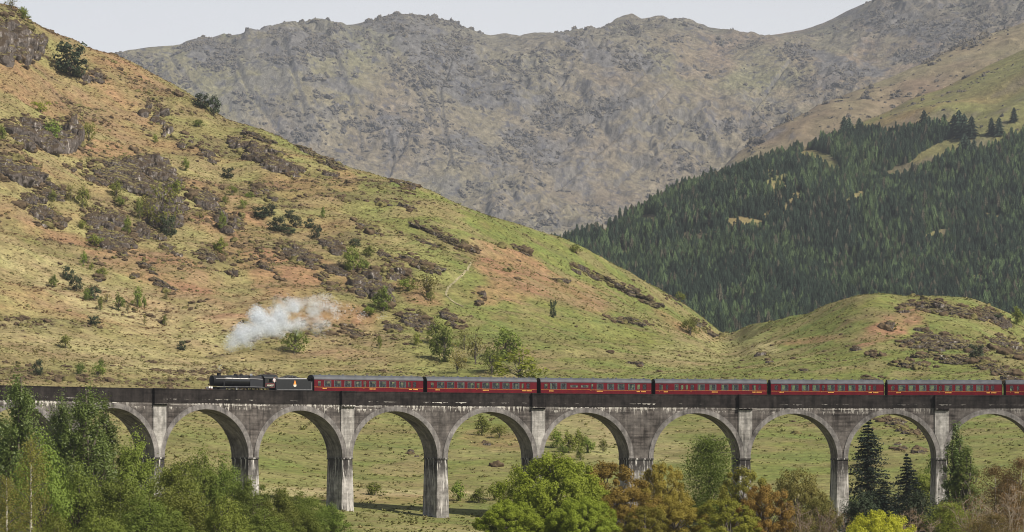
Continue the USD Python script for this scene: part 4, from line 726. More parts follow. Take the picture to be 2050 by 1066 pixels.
pale_bark = M("pale_birch_bark", {"t": ("texture_coordinate", {}), "mp": ("mapping", {"scale": (2, 2, 5)}), "n": ("noise_texture", {"scale": 1.2, "detail": 5.0, "roughness": 0.7}), "r": ("rgb_ramp", {"ramp": [(0.34, (0.10, 0.08, 0.06)), (0.45, (0.42, 0.38, 0.31)), (0.8, (0.60, 0.56, 0.48))]}), "p": ("principled_bsdf", {"roughness": 0.8})},
              [("t.object", "mp.vector"), ("mp.vector", "n.vector"), ("n.fac", "r.fac"), ("r.color", "p.base_color")], surface="p.BSDF")
def leaves(rng, C, size, out=None, aspect=0.6, vary=0.5):
    n = len(C); N = rng.normal(size=(n, 3)) + (0 if out is None else out * 1.1) + (0, 0, 0.35); N /= np.linalg.norm(N, axis=1, keepdims=True)
    t = np.cross(N, rng.normal(size=(n, 3))); t /= np.linalg.norm(t, axis=1, keepdims=True) + 1e-9; b = np.cross(N, t)
    L = size * (1 - vary / 2 + vary * rng.random((n, 1)))
    v = np.stack([C - t * L * .5, C + b * L * aspect * .5 + N * L * .08, C + t * L * .5, C - b * L * aspect * .5 + N * L * .08], 1).reshape(-1, 3)
    k = np.arange(n)[:, None] * 4
    return v, np.vstack([k + [0, 1, 2], k + [0, 2, 3]]).astype(int)
def limb(rng, p0, p1, r0, r1, sides=5, n=5, sag=0.12):
    t = np.linspace(0, 1, n)[:, None]; L = np.linalg.norm(p1 - p0)
    q = p0 + (p1 - p0) * t + rng.normal(size=(n, 3)) * L * 0.035 * np.sin(t * math.pi) + np.array([0, 0, 1]) * L * sag * np.sin(t * math.pi)
    return tube(q, np.linspace(r0, r1, n), sides, False)
def crown_tree(path, seed, h, w, leaf, nleaf, size, nclump=60, base=0.22, barkm=None, shape="round", spread=0.12, lean=0.0):
    rng = np.random.default_rng(seed); th = h * base
    cl = []
    while len(cl) < nclump:
        d = rng.normal(size=3); d /= np.linalg.norm(d); r = rng.random() ** (0.24 if shape == "round" else 0.42)
        t = (d[2] * r + 1) / 2
        if shape == "round": rad = 1.0
        elif shape == "column": rad = 0.62 + 0.5 * math.sin(math.pi * min(1, t * 0.9 + 0.1)) - 0.35 * t
        elif shape == "egg": rad = 1.15 - 0.55 * t
        lob = 0.80 + 0.42 * meshkit.noise(np.array([[d[0] * 1.7 + seed, d[1] * 1.7, d[2] * 1.7]]), seed)[0]
        cl.append((d[0] * r * w / 2 * rad * lob, d[1] * r * w / 2 * rad * lob, th + (h - th) * (0.5 + 0.5 * d[2] * r * min(1.05, 0.86 + 0.2 * lob))))
    cl = np.array(cl); sc = w * spread * (0.6 + 0.8 * rng.random((nclump, 1)))
    k = rng.integers(0, nclump, nleaf); g = rng.normal(size=(nleaf, 3)) * (1, 1, 0.85)
    if shape == "round": g = g / np.linalg.norm(g, axis=1, keepdims=True) * rng.random((nleaf, 1)) ** .38 * 1.7
    if shape == "column": g *= (1, 1, 1.9)
    C = cl[k] + g * sc[k] * 0.62
    ctr = np.array([0, 0, th + (h - th) * 0.40]); oc = C - ctr; oc /= np.linalg.norm(oc, axis=1, keepdims=True) + 1e-6; gn = g / (np.linalg.norm(g, axis=1, keepdims=True) + 1e-6); out = gn * 1.5 + oc * 0.9 + (0, 0, 0.3)
    C[:, 2] = np.clip(C[:, 2], h * 0.03, h * 1.15)
    tr = [tube([(0, 0, -0.06 * h), (0, 0, th * 0.5), (0.01 * w, 0, th), (lean, 0.02 * w, th + (h - th) * 0.45), (lean * 1.5, 0, h * 0.93)], np.array([0.030, 0.024, 0.020, 0.012, 0.003]) * h, 8, False)]
    for c in cl[:: max(1, nclump // 34)]:
        z = th * 0.7 + rng.random() * max(0.1, (c[2] - th) * 0.55); tr.append(limb(rng, np.array([lean * z / h, 0, z]), c, 0.010 * h, 0.0025 * h))
    obj("trunk", cat(tr), barkm or bark, path)
    obj("crown", leaves(rng, C, size, out), LEAF[leaf], path)
def strand_tree(path, seed, h, w, leaf, nleaf, size, barkm=None, nstr=150, stems=1):
    """a birch: thin ascending limbs with hanging strands"""
    rng = np.random.default_rng(seed); C, tr, main = [], [], []
    for st in range(stems):
        ox, oy = (0, 0) if stems == 1 else (rng.uniform(-.22, .22) * w, rng.uniform(-.2, .2) * w); hh = h * (1 if st == 0 else rng.uniform(.75, .95)); lx = rng.uniform(-.06, .06) * w
        sp = np.array([(ox * .4, oy * .4, -0.05 * h), (ox * .7, oy * .7, hh * .3), (ox + lx, oy, hh * .65), (ox + lx * 1.5, oy, hh)])
        main.append(tube(sp, np.array([.015, .011, .007, .002]) * h / math.sqrt(stems), 7, False))
        for j in range(nstr // stems):
            t = rng.uniform(.22, 1.0); a = rng.uniform(0, 2 * math.pi)
            z = t * hh; px, py = np.interp(z, sp[:, 2], sp[:, 0]), np.interp(z, sp[:, 2], sp[:, 1])
            L = w / 2 * (0.30 + 0.85 * math.sin(math.pi * min(1.0, (1.02 - t) * 1.15)) ** 0.8) * rng.uniform(.55, 1.08) / (1 if stems == 1 else 1.25)
            tip = np.array([px + L * math.cos(a), py + L * math.sin(a), z + L * rng.uniform(.2, .8)])
            if j % 3 == 0: tr.append(limb(rng, np.array([px, py, z]), tip, .0035 * h, .0008 * h, 4, 4))
            n = max(4, nleaf // nstr); u = rng.random((n, 1)) ** .7
            drop = rng.uniform(.08, .22) * h
            q = np.array([px, py, z]) + (tip - (px, py, z)) * u; q[:, 2] -= drop * u[:, 0] ** 2 * rng.random(n)
            C.append(q + rng.normal(size=(n, 3)) * w * .035)
    C = np.vstack(C); C[:, 2] = np.maximum(C[:, 2], .04 * h)
    obj("trunk", cat(main), barkm or pale_bark, path); obj("limbs", cat(tr), bark, path)
    obj("crown", leaves(rng, C, size, None, .65), LEAF[leaf], path)
def conifer(path, seed, h, w, leaf="spruce", levels=26, per=8, nn=26, size=0.5):
    rng = np.random.default_rng(seed); C, O, tr = [], [], [tube([(0, 0, -.04 * h), (0, 0, h * .5), (0, 0, h)], [.018 * h, .010 * h, .002 * h], 7, False)]
    for i in range(levels):
        t = i / (levels - 1); z0 = h * (0.05 + 0.94 * t); L0 = w / 2 * (1.02 - t) ** 0.85 + 0.12
        for j in range(per if t < .8 else 5):
            a = rng.uniform(0, 2 * math.pi); L = L0 * rng.uniform(.6, 1.12)
            tip = np.array([L * math.cos(a), L * math.sin(a), z0 - L * rng.uniform(.12, .38) + L * 0.1])
            if i % 2 == 0 and j % 2 == 0: tr.append(tube([(0, 0, z0), tip], [.004 * h, .001 * h], 3, False))
            u = (np.arange(nn) + rng.random(nn))[:, None] / nn
            q = np.array([0, 0, z0]) + (tip - (0, 0, z0)) * u + rng.normal(size=(nn, 3)) * (0.10, 0.10, 0.05) * L
            q[:, 2] -= rng.random(nn) * 0.18 * (h / levels)
            C.append(q)
    obj("trunk", cat(tr), bark, path)
    obj("crown", leaves(rng, np.vstack(C), size, None, .38), LEAF[leaf], path)
def bare_shrub(path, seed, h, w, leaf, nbud, barkm=None, stems=9, size=.2):
    rng = np.random.default_rng(seed); tr, C = [], []
    for s in range(stems):
        a = rng.uniform(0, 2 * math.pi); r = w / 2 * rng.random() ** .6; top = np.array([r * math.cos(a), r * math.sin(a), h * rng.uniform(.7, 1.0) * (1 - .3 * (2 * r / w) ** 2)])
        b0 = np.array([.15 * top[0], .15 * top[1], -.04 * h]); tr.append(limb(rng, b0, top, .011 * h, .002 * h, 5, 6, .02))
        for k in range(9):
            t = rng.uniform(.3, .95); p0 = b0 + (top - b0) * t; d = rng.normal(size=3) * (1, 1, .5) + (0, 0, .8); d /= np.linalg.norm(d); p1 = p0 + d * h * rng.uniform(.10, .26)
            tr.append(limb(rng, p0, p1, .005 * h, .0012 * h, 4, 4, .02))
            for q in range(5):
                u = rng.uniform(.3, 1); p2 = p0 + (p1 - p0) * u; d2 = d + rng.normal(size=3) * .8; d2 /= np.linalg.norm(d2); p3 = p2 + d2 * h * rng.uniform(.05, .12); tr.append(tube([p2, p3], [.0022 * h, .0008 * h], 3, False)); C.append(p3); C.append((p2 + p3) / 2)
    C = np.array(C); k = rng.integers(0, len(C), nbud)
    obj("trunk", cat(tr), barkm or LEAF["twig"], path)
    obj("crown", leaves(rng, C[k] + rng.normal(size=(nbud, 3)) * h * .028, size), LEAF[leaf], path)

# small trees of the hillside: one unit high, one unit wide
SM = {}
for key, leaf, shape, n, sz in (("b", "willow", "egg", 900, .085), ("y", "birch", "egg", 800, .085), ("d", "dark", "round", 900, .10), ("o", "olive", "egg", 340, .075), ("g", "oak", "round", 700, .085)):
    for j in range(2):
        nm = f"small_tree_class_{leaf}_{'first' if j == 0 else 'second'}"; c = proto_class(nm); SM[key, j] = "/World/" + nm
        crown_tree(c, 100 + j * 7 + ord(key), 1.0, 1.0, leaf, n, sz, nclump=20, base=.03 if key in "db" else .10, shape=shape, spread=.15)
WORDS = ["leftmost", "second from left", "third from left", "fourth from left", "fifth from left", "sixth from left", "seventh from left", "eighth from left", "ninth from left", "tenth from left"]
def small_trees(name, desc, grp, items, front=False):
    """items: (u, v of the foot, height, width in photograph pixels, kind)"""
    items = sorted(items)
    for i, (u, v, hp, wp, k) in enumerate(items):
        p = hill_point(u, v); s = p[1] / F
        lab = desc if len(items) == 1 else f"{'rightmost' if i == len(items) - 1 else WORDS[i]} of the {desc}"
        copy_of(SM[k, i % 2], name, lab, "tree" if name.endswith("tree") or name.endswith("sapling") else "bush", p - (0, 0, .02 * hp * s), i * 1.7 + u, grp, (wp * s * 1.25, wp * s * 1.25, hp * s * 1.08))
small_trees("pine_tree", "sparse pale pine on the skyline in the top left corner", None, [(24, 20, 30, 22, "o")])
small_trees("round_bush", "round green bush on the skyline just right of the pale pine", None, [(47, 41, 24, 27, "b")])
small_trees("oak_tree", "large dark round tree alone on the high left slope near the skyline", None, [(138, 152, 66, 64, "d")])
small_trees("crest_tree", "two thin dark trees on the left hill's crest against the mountain", "crest trees", [(402, 216, 28, 30, "d"), (428, 231, 38, 20, "d")])
small_trees("green_bush", "low green bush below the two crest trees", None, [(398, 254, 14, 24, "b")])
small_trees("cliff_tree", "four trees growing on the dark cliff at the left edge", "trees on the upper left cliff", [(4, 282, 28, 16, "b"), (82, 228, 24, 32, "g"), (103, 286, 42, 42, "b"), (178, 284, 38, 24, "y")])
small_trees("birch_sapling", "three yellow green birches beneath the broad heather outcrop", "birches beneath the heather outcrop", [(105, 406, 24, 15, "y"), (142, 406, 36, 22, "o"), (165, 420, 44, 24, "y")])
small_trees("gully_tree", "eight trees crowding the rocky gully left of centre", "trees in the rocky gully", [(233, 396, 34, 26, "y"), (240, 414, 22, 22, "b"), (279, 438, 42, 16, "y"), (254, 466, 30, 20, "b"), (300, 440, 60, 40, "o"), (325, 462, 95, 62, "o"), (338, 474, 44, 32, "d"), (353, 388, 28, 28, "b")])
small_trees("slope_bush", "ten scattered bushes on the slope right of the rocky gully", "bushes right of the gully", [(372, 342, 28, 15, "b"), (457, 357, 22, 24, "d"), (464, 391, 22, 17, "b"), (486, 419, 20, 16, "y"), (452, 409, 20, 13, "b"), (444, 462, 36, 17, "b"), (441, 507, 32, 28, "b"), (501, 398, 14, 16, "b"), (400, 440, 20, 22, "o"), (311, 287, 16, 12, "b")])
small_trees("rock_foot_bush", "two green bushes at the foot of the lower left crags", "bushes at the crag foot", [(166, 460, 17, 20, "b"), (190, 494, 26, 32, "b")])
small_trees("juniper_bush", "dark juniper bushes on the mid hillside right of the gully", "dark juniper bushes on the mid hillside", [(520, 437, 24, 30, "d"), (543, 433, 24, 20, "d"), (556, 464, 30, 32, "d"), (580, 437, 16, 18, "d"), (592, 457, 24, 22, "d"), (619, 457, 20, 18, "d"), (635, 480, 28, 18, "d"), (647, 437, 20, 9, "b"), (711, 494, 16, 20, "d"), (575, 470, 14, 26, "d")])
small_trees("birch_sapling", "birches in a slanting line across the straw slope", "birches in the slanting line", [(108, 576, 24, 18, "b"), (167, 534, 34, 15, "b"), (183, 540, 15, 13, "b"), (206, 552, 18, 20, "b"), (175, 602, 24, 18, "b"), (200, 621, 24, 13, "b"), (214, 606, 22, 24, "o"), (237, 623, 38, 19, "b"), (275, 616, 38, 22, "b"), (289, 616, 24, 11, "b")])
small_trees("dark_bush", "four dark bushes among the slanting line of birches", "dark bushes among the birches", [(136, 561, 28, 20, "d"), (153, 584, 30, 22, "d"), (189, 604, 28, 22, "d"), (188, 650, 18, 24, "d")])
small_trees("birch_sapling", "five thin saplings on the slope left of the smoke", "saplings left of the smoke", [(256, 629, 30, 11, "o"), (289, 652, 24, 10, "o"), (330, 652, 20, 12, "b"), (333, 601, 20, 16, "o"), (364, 702, 20, 16, "d")])
small_trees("green_bush", "five bushes just above the viaduct's left parapet", "bushes above the left parapet", [(132, 698, 28, 22, "y"), (162, 750, 22, 22, "b"), (194, 756, 30, 24, "b"), (203, 738, 18, 14, "b"), (76, 752, 32, 18, "d")])
small_trees("yellow_tree", "yellow green tree just under the drifting smoke", None, [(589, 708, 48, 48, "y")])
small_trees("crag_tree", "five green trees around the brown crag in mid hillside", "trees around the brown crag", [(706, 547, 50, 38, "b"), (725, 543, 28, 20, "b"), (739, 514, 20, 24, "b"), (767, 624, 46, 40, "b"), (739, 630, 18, 30, "b")])
small_trees("spreading_tree", "olive spreading tree beside the faint track on the hillside", None, [(855, 594, 56, 52, "o")])
small_trees("green_bush", "four low bushes around the olive spreading tree", "bushes around the spreading tree", [(817, 582, 28, 36, "b"), (863, 604, 24, 14, "b"), (835, 692, 24, 18, "b"), (759, 698, 24, 11, "b")])
small_trees("birch_tree", "seven birches on the slope above the second coach", "birches above the second coach", [(872, 690, 48, 34, "y"), (891, 724, 72, 46, "b"), (915, 748, 56, 34, "o"), (952, 730, 70, 42, "o"), (985, 750, 56, 34, "y"), (1012, 722, 60, 58, "b"), (930, 700, 40, 30, "o")])
small_trees("oak_tree", "bright green tree directly above the roof of the second coach", None, [(1040, 762, 52, 82, "g")])
small_trees("dark_bush", "small dark bush in the bracken of the right hand slope", None, [(1108, 637, 36, 13, "d")])
small_trees("crest_tree", "two small trees on the green crest against the forest", "small trees against the forest", [(1152, 507, 16, 24, "b"), (1360, 606, 22, 18, "b")])
small_trees("hawthorn_tree", "lone round tree near the foot of the green crest", None, [(1382, 670, 36, 34, "y")])
small_trees("knoll_bush", "three dark bushes on the rocky knoll at right", "bushes on the knoll", [(1953, 717, 28, 30, "d"), (1996, 643, 14, 26, "d"), (2036, 650, 34, 24, "b")])
small_trees("birch_sapling", "two green trees seen through the arch below the second coach", "trees seen through the fifth arch", [(965, 872, 38, 32, "b"), (1000, 878, 28, 26, "y")])
small_trees("birch_sapling", "seven green saplings seen through the arch below the third coach", "saplings seen through the sixth arch", [(1115, 897, 34, 32, "b"), (1138, 907, 38, 36, "b"), (1160, 902, 44, 32, "b"), (1176, 907, 34, 26, "b"), (1162, 922, 26, 20, "b"), (1207, 907, 28, 16, "y"), (1126, 912, 24, 22, "b")])
small_trees("meadow_bush", "four bushes on the flat meadow beyond the middle arches", "bushes on the meadow", [(750, 992, 24, 38, "b"), (918, 1003, 42, 32, "b"), (958, 1008, 28, 40, "b"), (990, 1002, 38, 30, "b")])
small_trees("dark_tree", "dark green tree behind the last whole arch at right", None, [(1872, 960, 62, 40, "b")])

# ------------------------------------------------------------------ heather clumps, tussocks, forest
def instancer(name, meshes, P, idx, S, rot, label, kind="stuff", category=None):
    pi = UsdGeom.PointInstancer.Define(stage, numbered("/World/" + name)); root = str(pi.GetPath())
    for i, (nm, m, mt, sm) in enumerate(meshes):
        pr = usdkit.mesh(stage, f"{root}/{nm}", m, mt, sm); pi.GetPrototypesRel().AddTarget(pr.GetPath())
    pi.CreateProtoIndicesAttr(Vt.IntArray.FromNumpy(np.asarray(idx, np.int32)))
    pi.CreatePositionsAttr(Vt.Vec3fArray.FromNumpy(np.asarray(P, np.float32)))
    pi.CreateScalesAttr(Vt.Vec3fArray.FromNumpy(np.asarray(S, np.float32)))
    q = np.zeros((len(P), 4), np.float32); q[:, 0] = np.cos(rot / 2); q[:, 3] = np.sin(rot / 2)
    pi.CreateOrientationsAttr(Vt.QuathArray([Gf.Quath(float(a), 0.0, 0.0, float(d)) for a, _, _, d in q]))
    keys(pi, label, category, None, kind)
def bilin(A, iu, iy):
    i0 = np.clip(iu.astype(int), 0, A.shape[1] - 2); j0 = np.clip(iy.astype(int), 0, A.shape[0] - 2); fu, fy = iu - i0, iy - j0
    return (A[j0, i0] * (1 - fu) + A[j0, i0 + 1] * fu) * (1 - fy) + (A[j0 + 1, i0] * (1 - fu) + A[j0 + 1, i0 + 1] * fu) * fy
def scatter(rng, n, u0, u1, y0, y1):
    """points spread evenly over the ground of the near hills"""
    y = np.sqrt(rng.uniform(y0 ** 2, y1 ** 2, n)); u = rng.uniform(u0, u1, n)
    x = (u - UC) / F * y; iu = (u - U_T[0]) / 6.0; iy = np.interp(y, Y_T, np.arange(len(Y_T)))
    return x, y, bilin(ZT, iu, iy), u, bilin(fr, iu, iy), bilin(nB, iu, iy), bilin(nD, iu, iy), bilin(nA, iu, iy)
def clump_mesh(seed, sub=2, rough=0.8):
    v = np.array(ICO[sub].vertices); n = meshkit.fbm(v * 2.2 + seed * 5, 3, seed); v = v * (1 + (n[:, None] - .5) * 2 * rough); v[:, 2] *= .62; return v, np.array(ICO[sub].faces)
def tuft_mesh(rng, n=16):
    a = rng.uniform(0, 2 * math.pi, n); l = rng.uniform(.4, 1.0, n); r = rng.uniform(0, .35, n)
    b = np.stack([r * np.cos(a), r * np.sin(a), np.zeros(n)], 1); tip = b + np.stack([l * .6 * np.cos(a), l * .6 * np.sin(a), l * .75], 1); sd = np.stack([-np.sin(a), np.cos(a), np.zeros(n)], 1) * .16
    v = np.stack([b - sd, b + sd, tip], 1).reshape(-1, 3); return v, np.arange(3 * n).reshape(-1, 3)
heath_look = plain("heather_tuft", (0.085, 0.062, 0.038), 0.95, spec=0.05, var=0.5, vs=1.5)
heath2_look = plain("moss_tuft", (0.125, 0.11, 0.045), 0.95, spec=0.05, var=0.5, vs=1.5)
straw_look = plain("straw_tuft", (0.265, 0.225, 0.105), 0.95, spec=0.05, var=0.4, vs=1.5)
green_look = plain("green_tuft", (0.18, 0.18, 0.065), 0.95, spec=0.05, var=0.4, vs=1.5)
bracken_look = plain("bracken_tuft", (0.235, 0.155, 0.085), 0.95, spec=0.05, var=0.4, vs=1.5)
rng = np.random.default_rng(11)
x, y, z, u, f_, b_, d_, a_ = scatter(rng, 90000, -100, 2150, 640, 1320)
pr = (0.03 + 0.9 * sstep(b_, .56, .66)) * sstep(u, 1150, 520) * sstep(f_, .06, .25) + 0.012 * (u > 1150) * sstep(f_, .05, .25)
k = rng.random(len(x)) < pr
HP = np.array([hill_point(a, b) for a, b in HEATH]); x, y, z = (np.concatenate([q[k], HP[:, c]]) for c, q in enumerate((x, y, z))); k = slice(None); n = len(x)
s = rng.lognormal(-.80, .40, n); s[-len(HP):] *= 1.5
instancer("heather_clumps", [("heather", clump_mesh(1), heath_look, True), ("heather_low", clump_mesh(2), heath_look, True), ("moss", clump_mesh(3), heath2_look, True)], np.stack([x, y, z - .1], -1)[k], rng.integers(0, 3, n), np.stack([s * rng.uniform(.8, 1.3, n), s, s * rng.uniform(.8, 1.5, n)], -1), rng.uniform(0, 6.28, n), "dark clumps of heather and moss scattered over the hillside grass")
x, y, z, u, f_, b_, d_, a_ = scatter(rng, 165000, -100, 2150, 425, 1320)
k = rng.random(len(x)) < np.where(u < 900, .8, .45) * np.where(f_ > 1.05, 0, 1) * (.40 + .60 * sstep(f_, .02, .3))
x, y, z, u, f_, b_, d_, a_ = (q[k] for q in (x, y, z, u, f_, b_, d_, a_)); n = len(x)
br = (sstep(d_, .48, .58) * sstep(u, 900, 500) * sstep(f_, .22, .4)) > rng.random(n)
gr = np.clip(sstep(u, 450, 1000) * 0.75 + (f_ < .1) * .5, .15, .85) > rng.random(n)
idx = np.where(br, 2, np.where(gr, 1, 0)); s = rng.lognormal(-.75, .35, n)
instancer("grass_tussocks", [("straw_tussock", tuft_mesh(np.random.default_rng(1)), straw_look, False), ("green_tussock", tuft_mesh(np.random.default_rng(2)), green_look, False), ("bracken_tussock", tuft_mesh(np.random.default_rng(3)), bracken_look, False)], np.stack([x, y, z], -1), idx, np.stack([s, s, s * rng.uniform(.5, .9, n)], -1), rng.uniform(0, 6.28, n), "dry grass tussocks and dead bracken on the hillside")

BANDS = [(1097, 226, 34, 32, 1), (940, 186, 28, 14, 1), (1014, 188, 34, 12, 1), (1190, 212, 62, 20, .9), (968, 221, 18, 6, 1), (775, 288, 7, 24, 1), (828, 256, 28, 14, .8), (705, 248, 32, 10, .8), (1048, 280, 50, 18, .9), (910, 334, 16, 9, .9), (815, 48, 70, 20, .6), (897, 98, 48, 30, .7), (1047, 148, 32, 14, .9), (1107, 330, 10, 7, .8), (800, 150, 22, 40, .6), (850, 140, 60, 45, .5), (1000, 140, 120, 30, .35), (1110, 110, 60, 14, .5), (1280, 120, 60, 20, .5),
         (625, 85, 10, 22, .9), (560, 72, 26, 16, .7), (640, 100, 60, 18, .6), (560, 120, 50, 10, .7), (420, 95, 50, 22, .7), (430, 130, 60, 20, .5), (640, 160, 30, 12, .6), (790, 190, 16, 6, .8), (640, 190, 26, 10, .6), (540, 200, 20, 10, .5), (1250, 60, 40, 10, .5), (1330, 80, 40, 10, .4), (1390, 250, 16, 10, .8), (1411, 272, 14, 12, .8), (1335, 245, 30, 12, .5), (1170, 260, 40, 14, .5), (960, 380, 40, 20, .4), (1050, 360, 50, 20, .3),
         (1590, 108, 36, 15, .8), (1832, 112, 40, 16, .9), (1614, 152, 28, 24, .7), (1692, 155, 40, 20, .8), (1920, 88, 44, 13, .8), (1880, 60, 90, 22, .5), (1790, 50, 80, 22, .45), (1980, 30, 70, 20, .4), (1548, 229, 30, 18, .9), (1505, 278, 20, 24, 1), (1455, 250, 20, 14, .6), (1480, 90, 40, 12, .6), (1650, 190, 30, 10, .5), (1860, 125, 20, 8, .7), (1960, 75, 24, 8, .7), (1940, 60, 40, 10, .5)]
FARROCK = crag_mat("far_crag_rock", (0.058, 0.057, 0.061), (0.22, 0.215, 0.215), (0.105, 0.09, 0.065), (0.14, 0.118, 0.085), 0.3)
def far_rocks(name, G, ny, n, med, base, label, seed, nsc=150.0):
    rng = np.random.default_rng(seed); X, Y, Z, U, V, T = G
    iu, it = rng.uniform(0, X.shape[1] - 2, n), rng.uniform(0, ny, n)
    x, y, z, u, v = (bilin(A, iu, it) for A in (X, Y, Z, U, V))
    pr = base * sstep(noise2(x, y, nsc, seed, 4), .50, .66)
    for cu, cv, a, b, w in BANDS: pr = np.maximum(pr, .55 * w * np.exp(-(((u - cu) / a) ** 2 + ((v - cv) / b) ** 2) ** 1.5))
    k = (rng.random(n) < pr * (.35 + 1.1 * sstep(noise2(x, y, 30, seed + 3, 2), .42, .58))) & (u > -60) & (u < 2120) & (v < 560)
    x, y, z = x[k], y[k], z[k]; m = len(x); s = np.clip(rng.lognormal(math.log(med), .55, m), med * .4, med * 3.4)
    ms = []
    for i, w in enumerate(("blocky", "ridged", "rounded", "sharp", "broken")):
        rg = np.random.default_rng(700 + i); v = np.array(ICO[2].vertices); p = v * (1.0, .8, .9); p = p * (1 + (meshkit.noise(v * 1.9 + i * 9, i) - .5) * 1.3 + (rg.random(len(v)) - .5) * .45)[:, None]; ms.append((f"rock_{w}", (p, np.array(ICO[2].faces)), FARROCK, False))
    instancer(name, ms, np.stack([x, y, z - s * .32], -1), rng.integers(0, 5, m), np.stack([s * rng.uniform(.7, 1.5, m), s, s * rng.uniform(.6, 1.5, m)], -1), rng.uniform(0, 6.28, m), label)
far_rocks("mountain_rocks", MG, 330, 330000, 2.3, .13, "grey crags and broken rock on the far mountain", 301)
far_rocks("ridge_rocks", RG, 130, 60000, 1.7, .09, "grey crags on the brown ridge", 303, 90.0)
far_rocks("upland_rocks", (FX, FY, FZ, FU, np.where(FV < 262, FV, 900), FT), 150, 40000, 1.0, .10, "rocks and heather on the green hill above the plantation", 305, 50.0)
def far_conifer(seed):
    rng = np.random.default_rng(seed); vs, fs, n = [], [], 0
    for i in range(8):
        t = i / 8; r = .23 * (1 - t) ** .62 + .02; z0 = .04 + .9 * t; m = 12; a = np.arange(m) * 2 * np.pi / m + rng.uniform(0, 1)
        rr = r * np.where(np.arange(m) % 2 == 0, 1.15, .55) * rng.uniform(.75, 1.2, m)
        ring = np.stack([rr * np.cos(a), rr * np.sin(a), z0 - rr * .35 + rng.uniform(-.01, .01, m)], 1); v = np.vstack([ring, [(0, 0, min(1.0, z0 + .15))]])
        vs.append(v); fs.append(np.array([(n + j, n + (j + 1) % m, n + m) for j in range(m)])); n += m + 1
    return np.vstack(vs), np.vstack(fs)
def needle(name, c1, c2):
    return M(name, {"g": ("geometry", {}), "n": ("noise_texture", {"scale": .9, "detail": 3.0}), "o": ("object_info", {}), "r": ("rgb_ramp", {"ramp": [(.3, c1), (.7, c2)]}), "hv": ("map_range", {"to_min": .6, "to_max": 1.45}), "hs": ("hsv", {}), "p": ("principled_bsdf", {"roughness": .9, "specular_ior_level": .1})},
             [("g.position", "n.vector"), ("n.fac", "r.fac"), ("r.color", "hs.color"), ("o.random", "hv.value"), ("hv.result", "hs.value"), ("hs.color", "p.base_color")], surface="p.BSDF")
nd = [needle("far_needles_dark", (0.015, 0.026, 0.019), (0.030, 0.045, 0.028)), needle("far_needles_mid", (0.027, 0.044, 0.025), (0.046, 0.067, 0.034)), needle("far_needles_light", (0.045, 0.070, 0.031), (0.07, 0.10, 0.043)), needle("far_needles_brown", (0.055, 0.052, 0.036), (0.08, 0.075, 0.05))]
EDGE = PchipInterpolator([900, 1000, 1090, 1150, 1220, 1300, 1370, 1440, 1500, 1560, 1620, 1690, 1740, 1800, 1850, 1900, 1960, 2050, 2200, 2500], [600, 540, 500, 480, 457, 417, 386, 361, 334, 312, 296, 268, 262, 264, 258, 262, 274, 262, 240, 200])
rng = np.random.default_rng(23)
n = 150000
iu = rng.uniform(0, FX.shape[1] - 2, n); it = rng.uniform(0, 150, n) ** 1.0
fx, fy, fz, fu, fv = (bilin(A, iu, it) for A in (FX, FY, FZ, FU, FV))
keep = fv > EDGE(fu) + 2
for cu, cv, a, b, th in [(1640, 322, 42, 19, 18), (1668, 338, 26, 14, 30), (1875, 308, 70, 17, -28), (1960, 286, 80, 15, -14), (2030, 266, 60, 14, -10), (1490, 452, 40, 17, 4), (1712, 402, 30, 14, -28), (1800, 345, 30, 12, -25), (1598, 398, 14, 14, 0), (1300, 440, 20, 12, -10), (1215, 470, 18, 9, 0), (1960, 560, 16, 12, 0), (1880, 470, 30, 9, -15), (1560, 520, 26, 9, 10)]:
    c, s_ = math.cos(math.radians(th)), math.sin(math.radians(th)); du, dv = fu - cu, fv - cv
    keep &= np.hypot((du * c + dv * s_) / a, (-du * s_ + dv * c) / b) > 1
dens = noise2(fx, fy * .6, 28, 141, 3); tone = 0.55 * noise2(fx, fy * .6, 110, 143, 3) + 0.45 * noise2(fx, fy * .6, 26, 144, 3)
keep &= rng.random(n) < .10 + 1.2 * sstep(dens, .30, .48)
fx, fy, fz, fu, fv, tone = (q[keep] for q in (fx, fy, fz, fu, fv, tone)); n = len(fx)
q = (tone - .5) * 2.6 + .49 + rng.normal(0, .07, n)
idx = np.where(q < .44, 0, np.where(q < .53, 1, np.where(q < .64, 2, 0))); idx = np.where(rng.random(n) < .07, 3, idx)
hgt = np.clip(rng.lognormal(1.88, .32, n), 3.5, 14) * (0.45 + 1.1 * noise2(fx, fy * .6, 32, 147, 3))
allm = [(f"conifer_{a}", far_conifer(i), nd[i % 4], False) for i, a in enumerate(("dark", "mid", "light", "brown", "dark_thin", "mid_thin", "light_thin", "brown_thin"))]
idx = idx + 4 * rng.integers(0, 2, n)
wd = np.clip(hgt * rng.uniform(.75, 1.5, n), 4.5, 12)
instancer("conifer_forest", allm, np.stack([fx, fy, fz - .3], -1), idx, np.stack([wd, wd, hgt], -1), rng.uniform(0, 6.28, n), "dense dark conifer plantation covering the lower right hillside")
for i in range(3):
    c = proto_class(["tall_conifer_class_first", "tall_conifer_class_second", "tall_conifer_class_third"][i])
    obj("crown", far_conifer(40 + i), nd[0], c); obj("trunk", tube([(0, 0, -.03), (0, 0, .5), (0, 0, .98)], [.018, .012, .002], 5), bark, c)
def forest_point(u, v):
    i = int(np.argmin(np.abs(FU[0] - u))); j = int(np.argmin(np.abs(FV[:150, i] - v))); return np.array([FX[j, i], FY[j, i], FZ[j, i]])
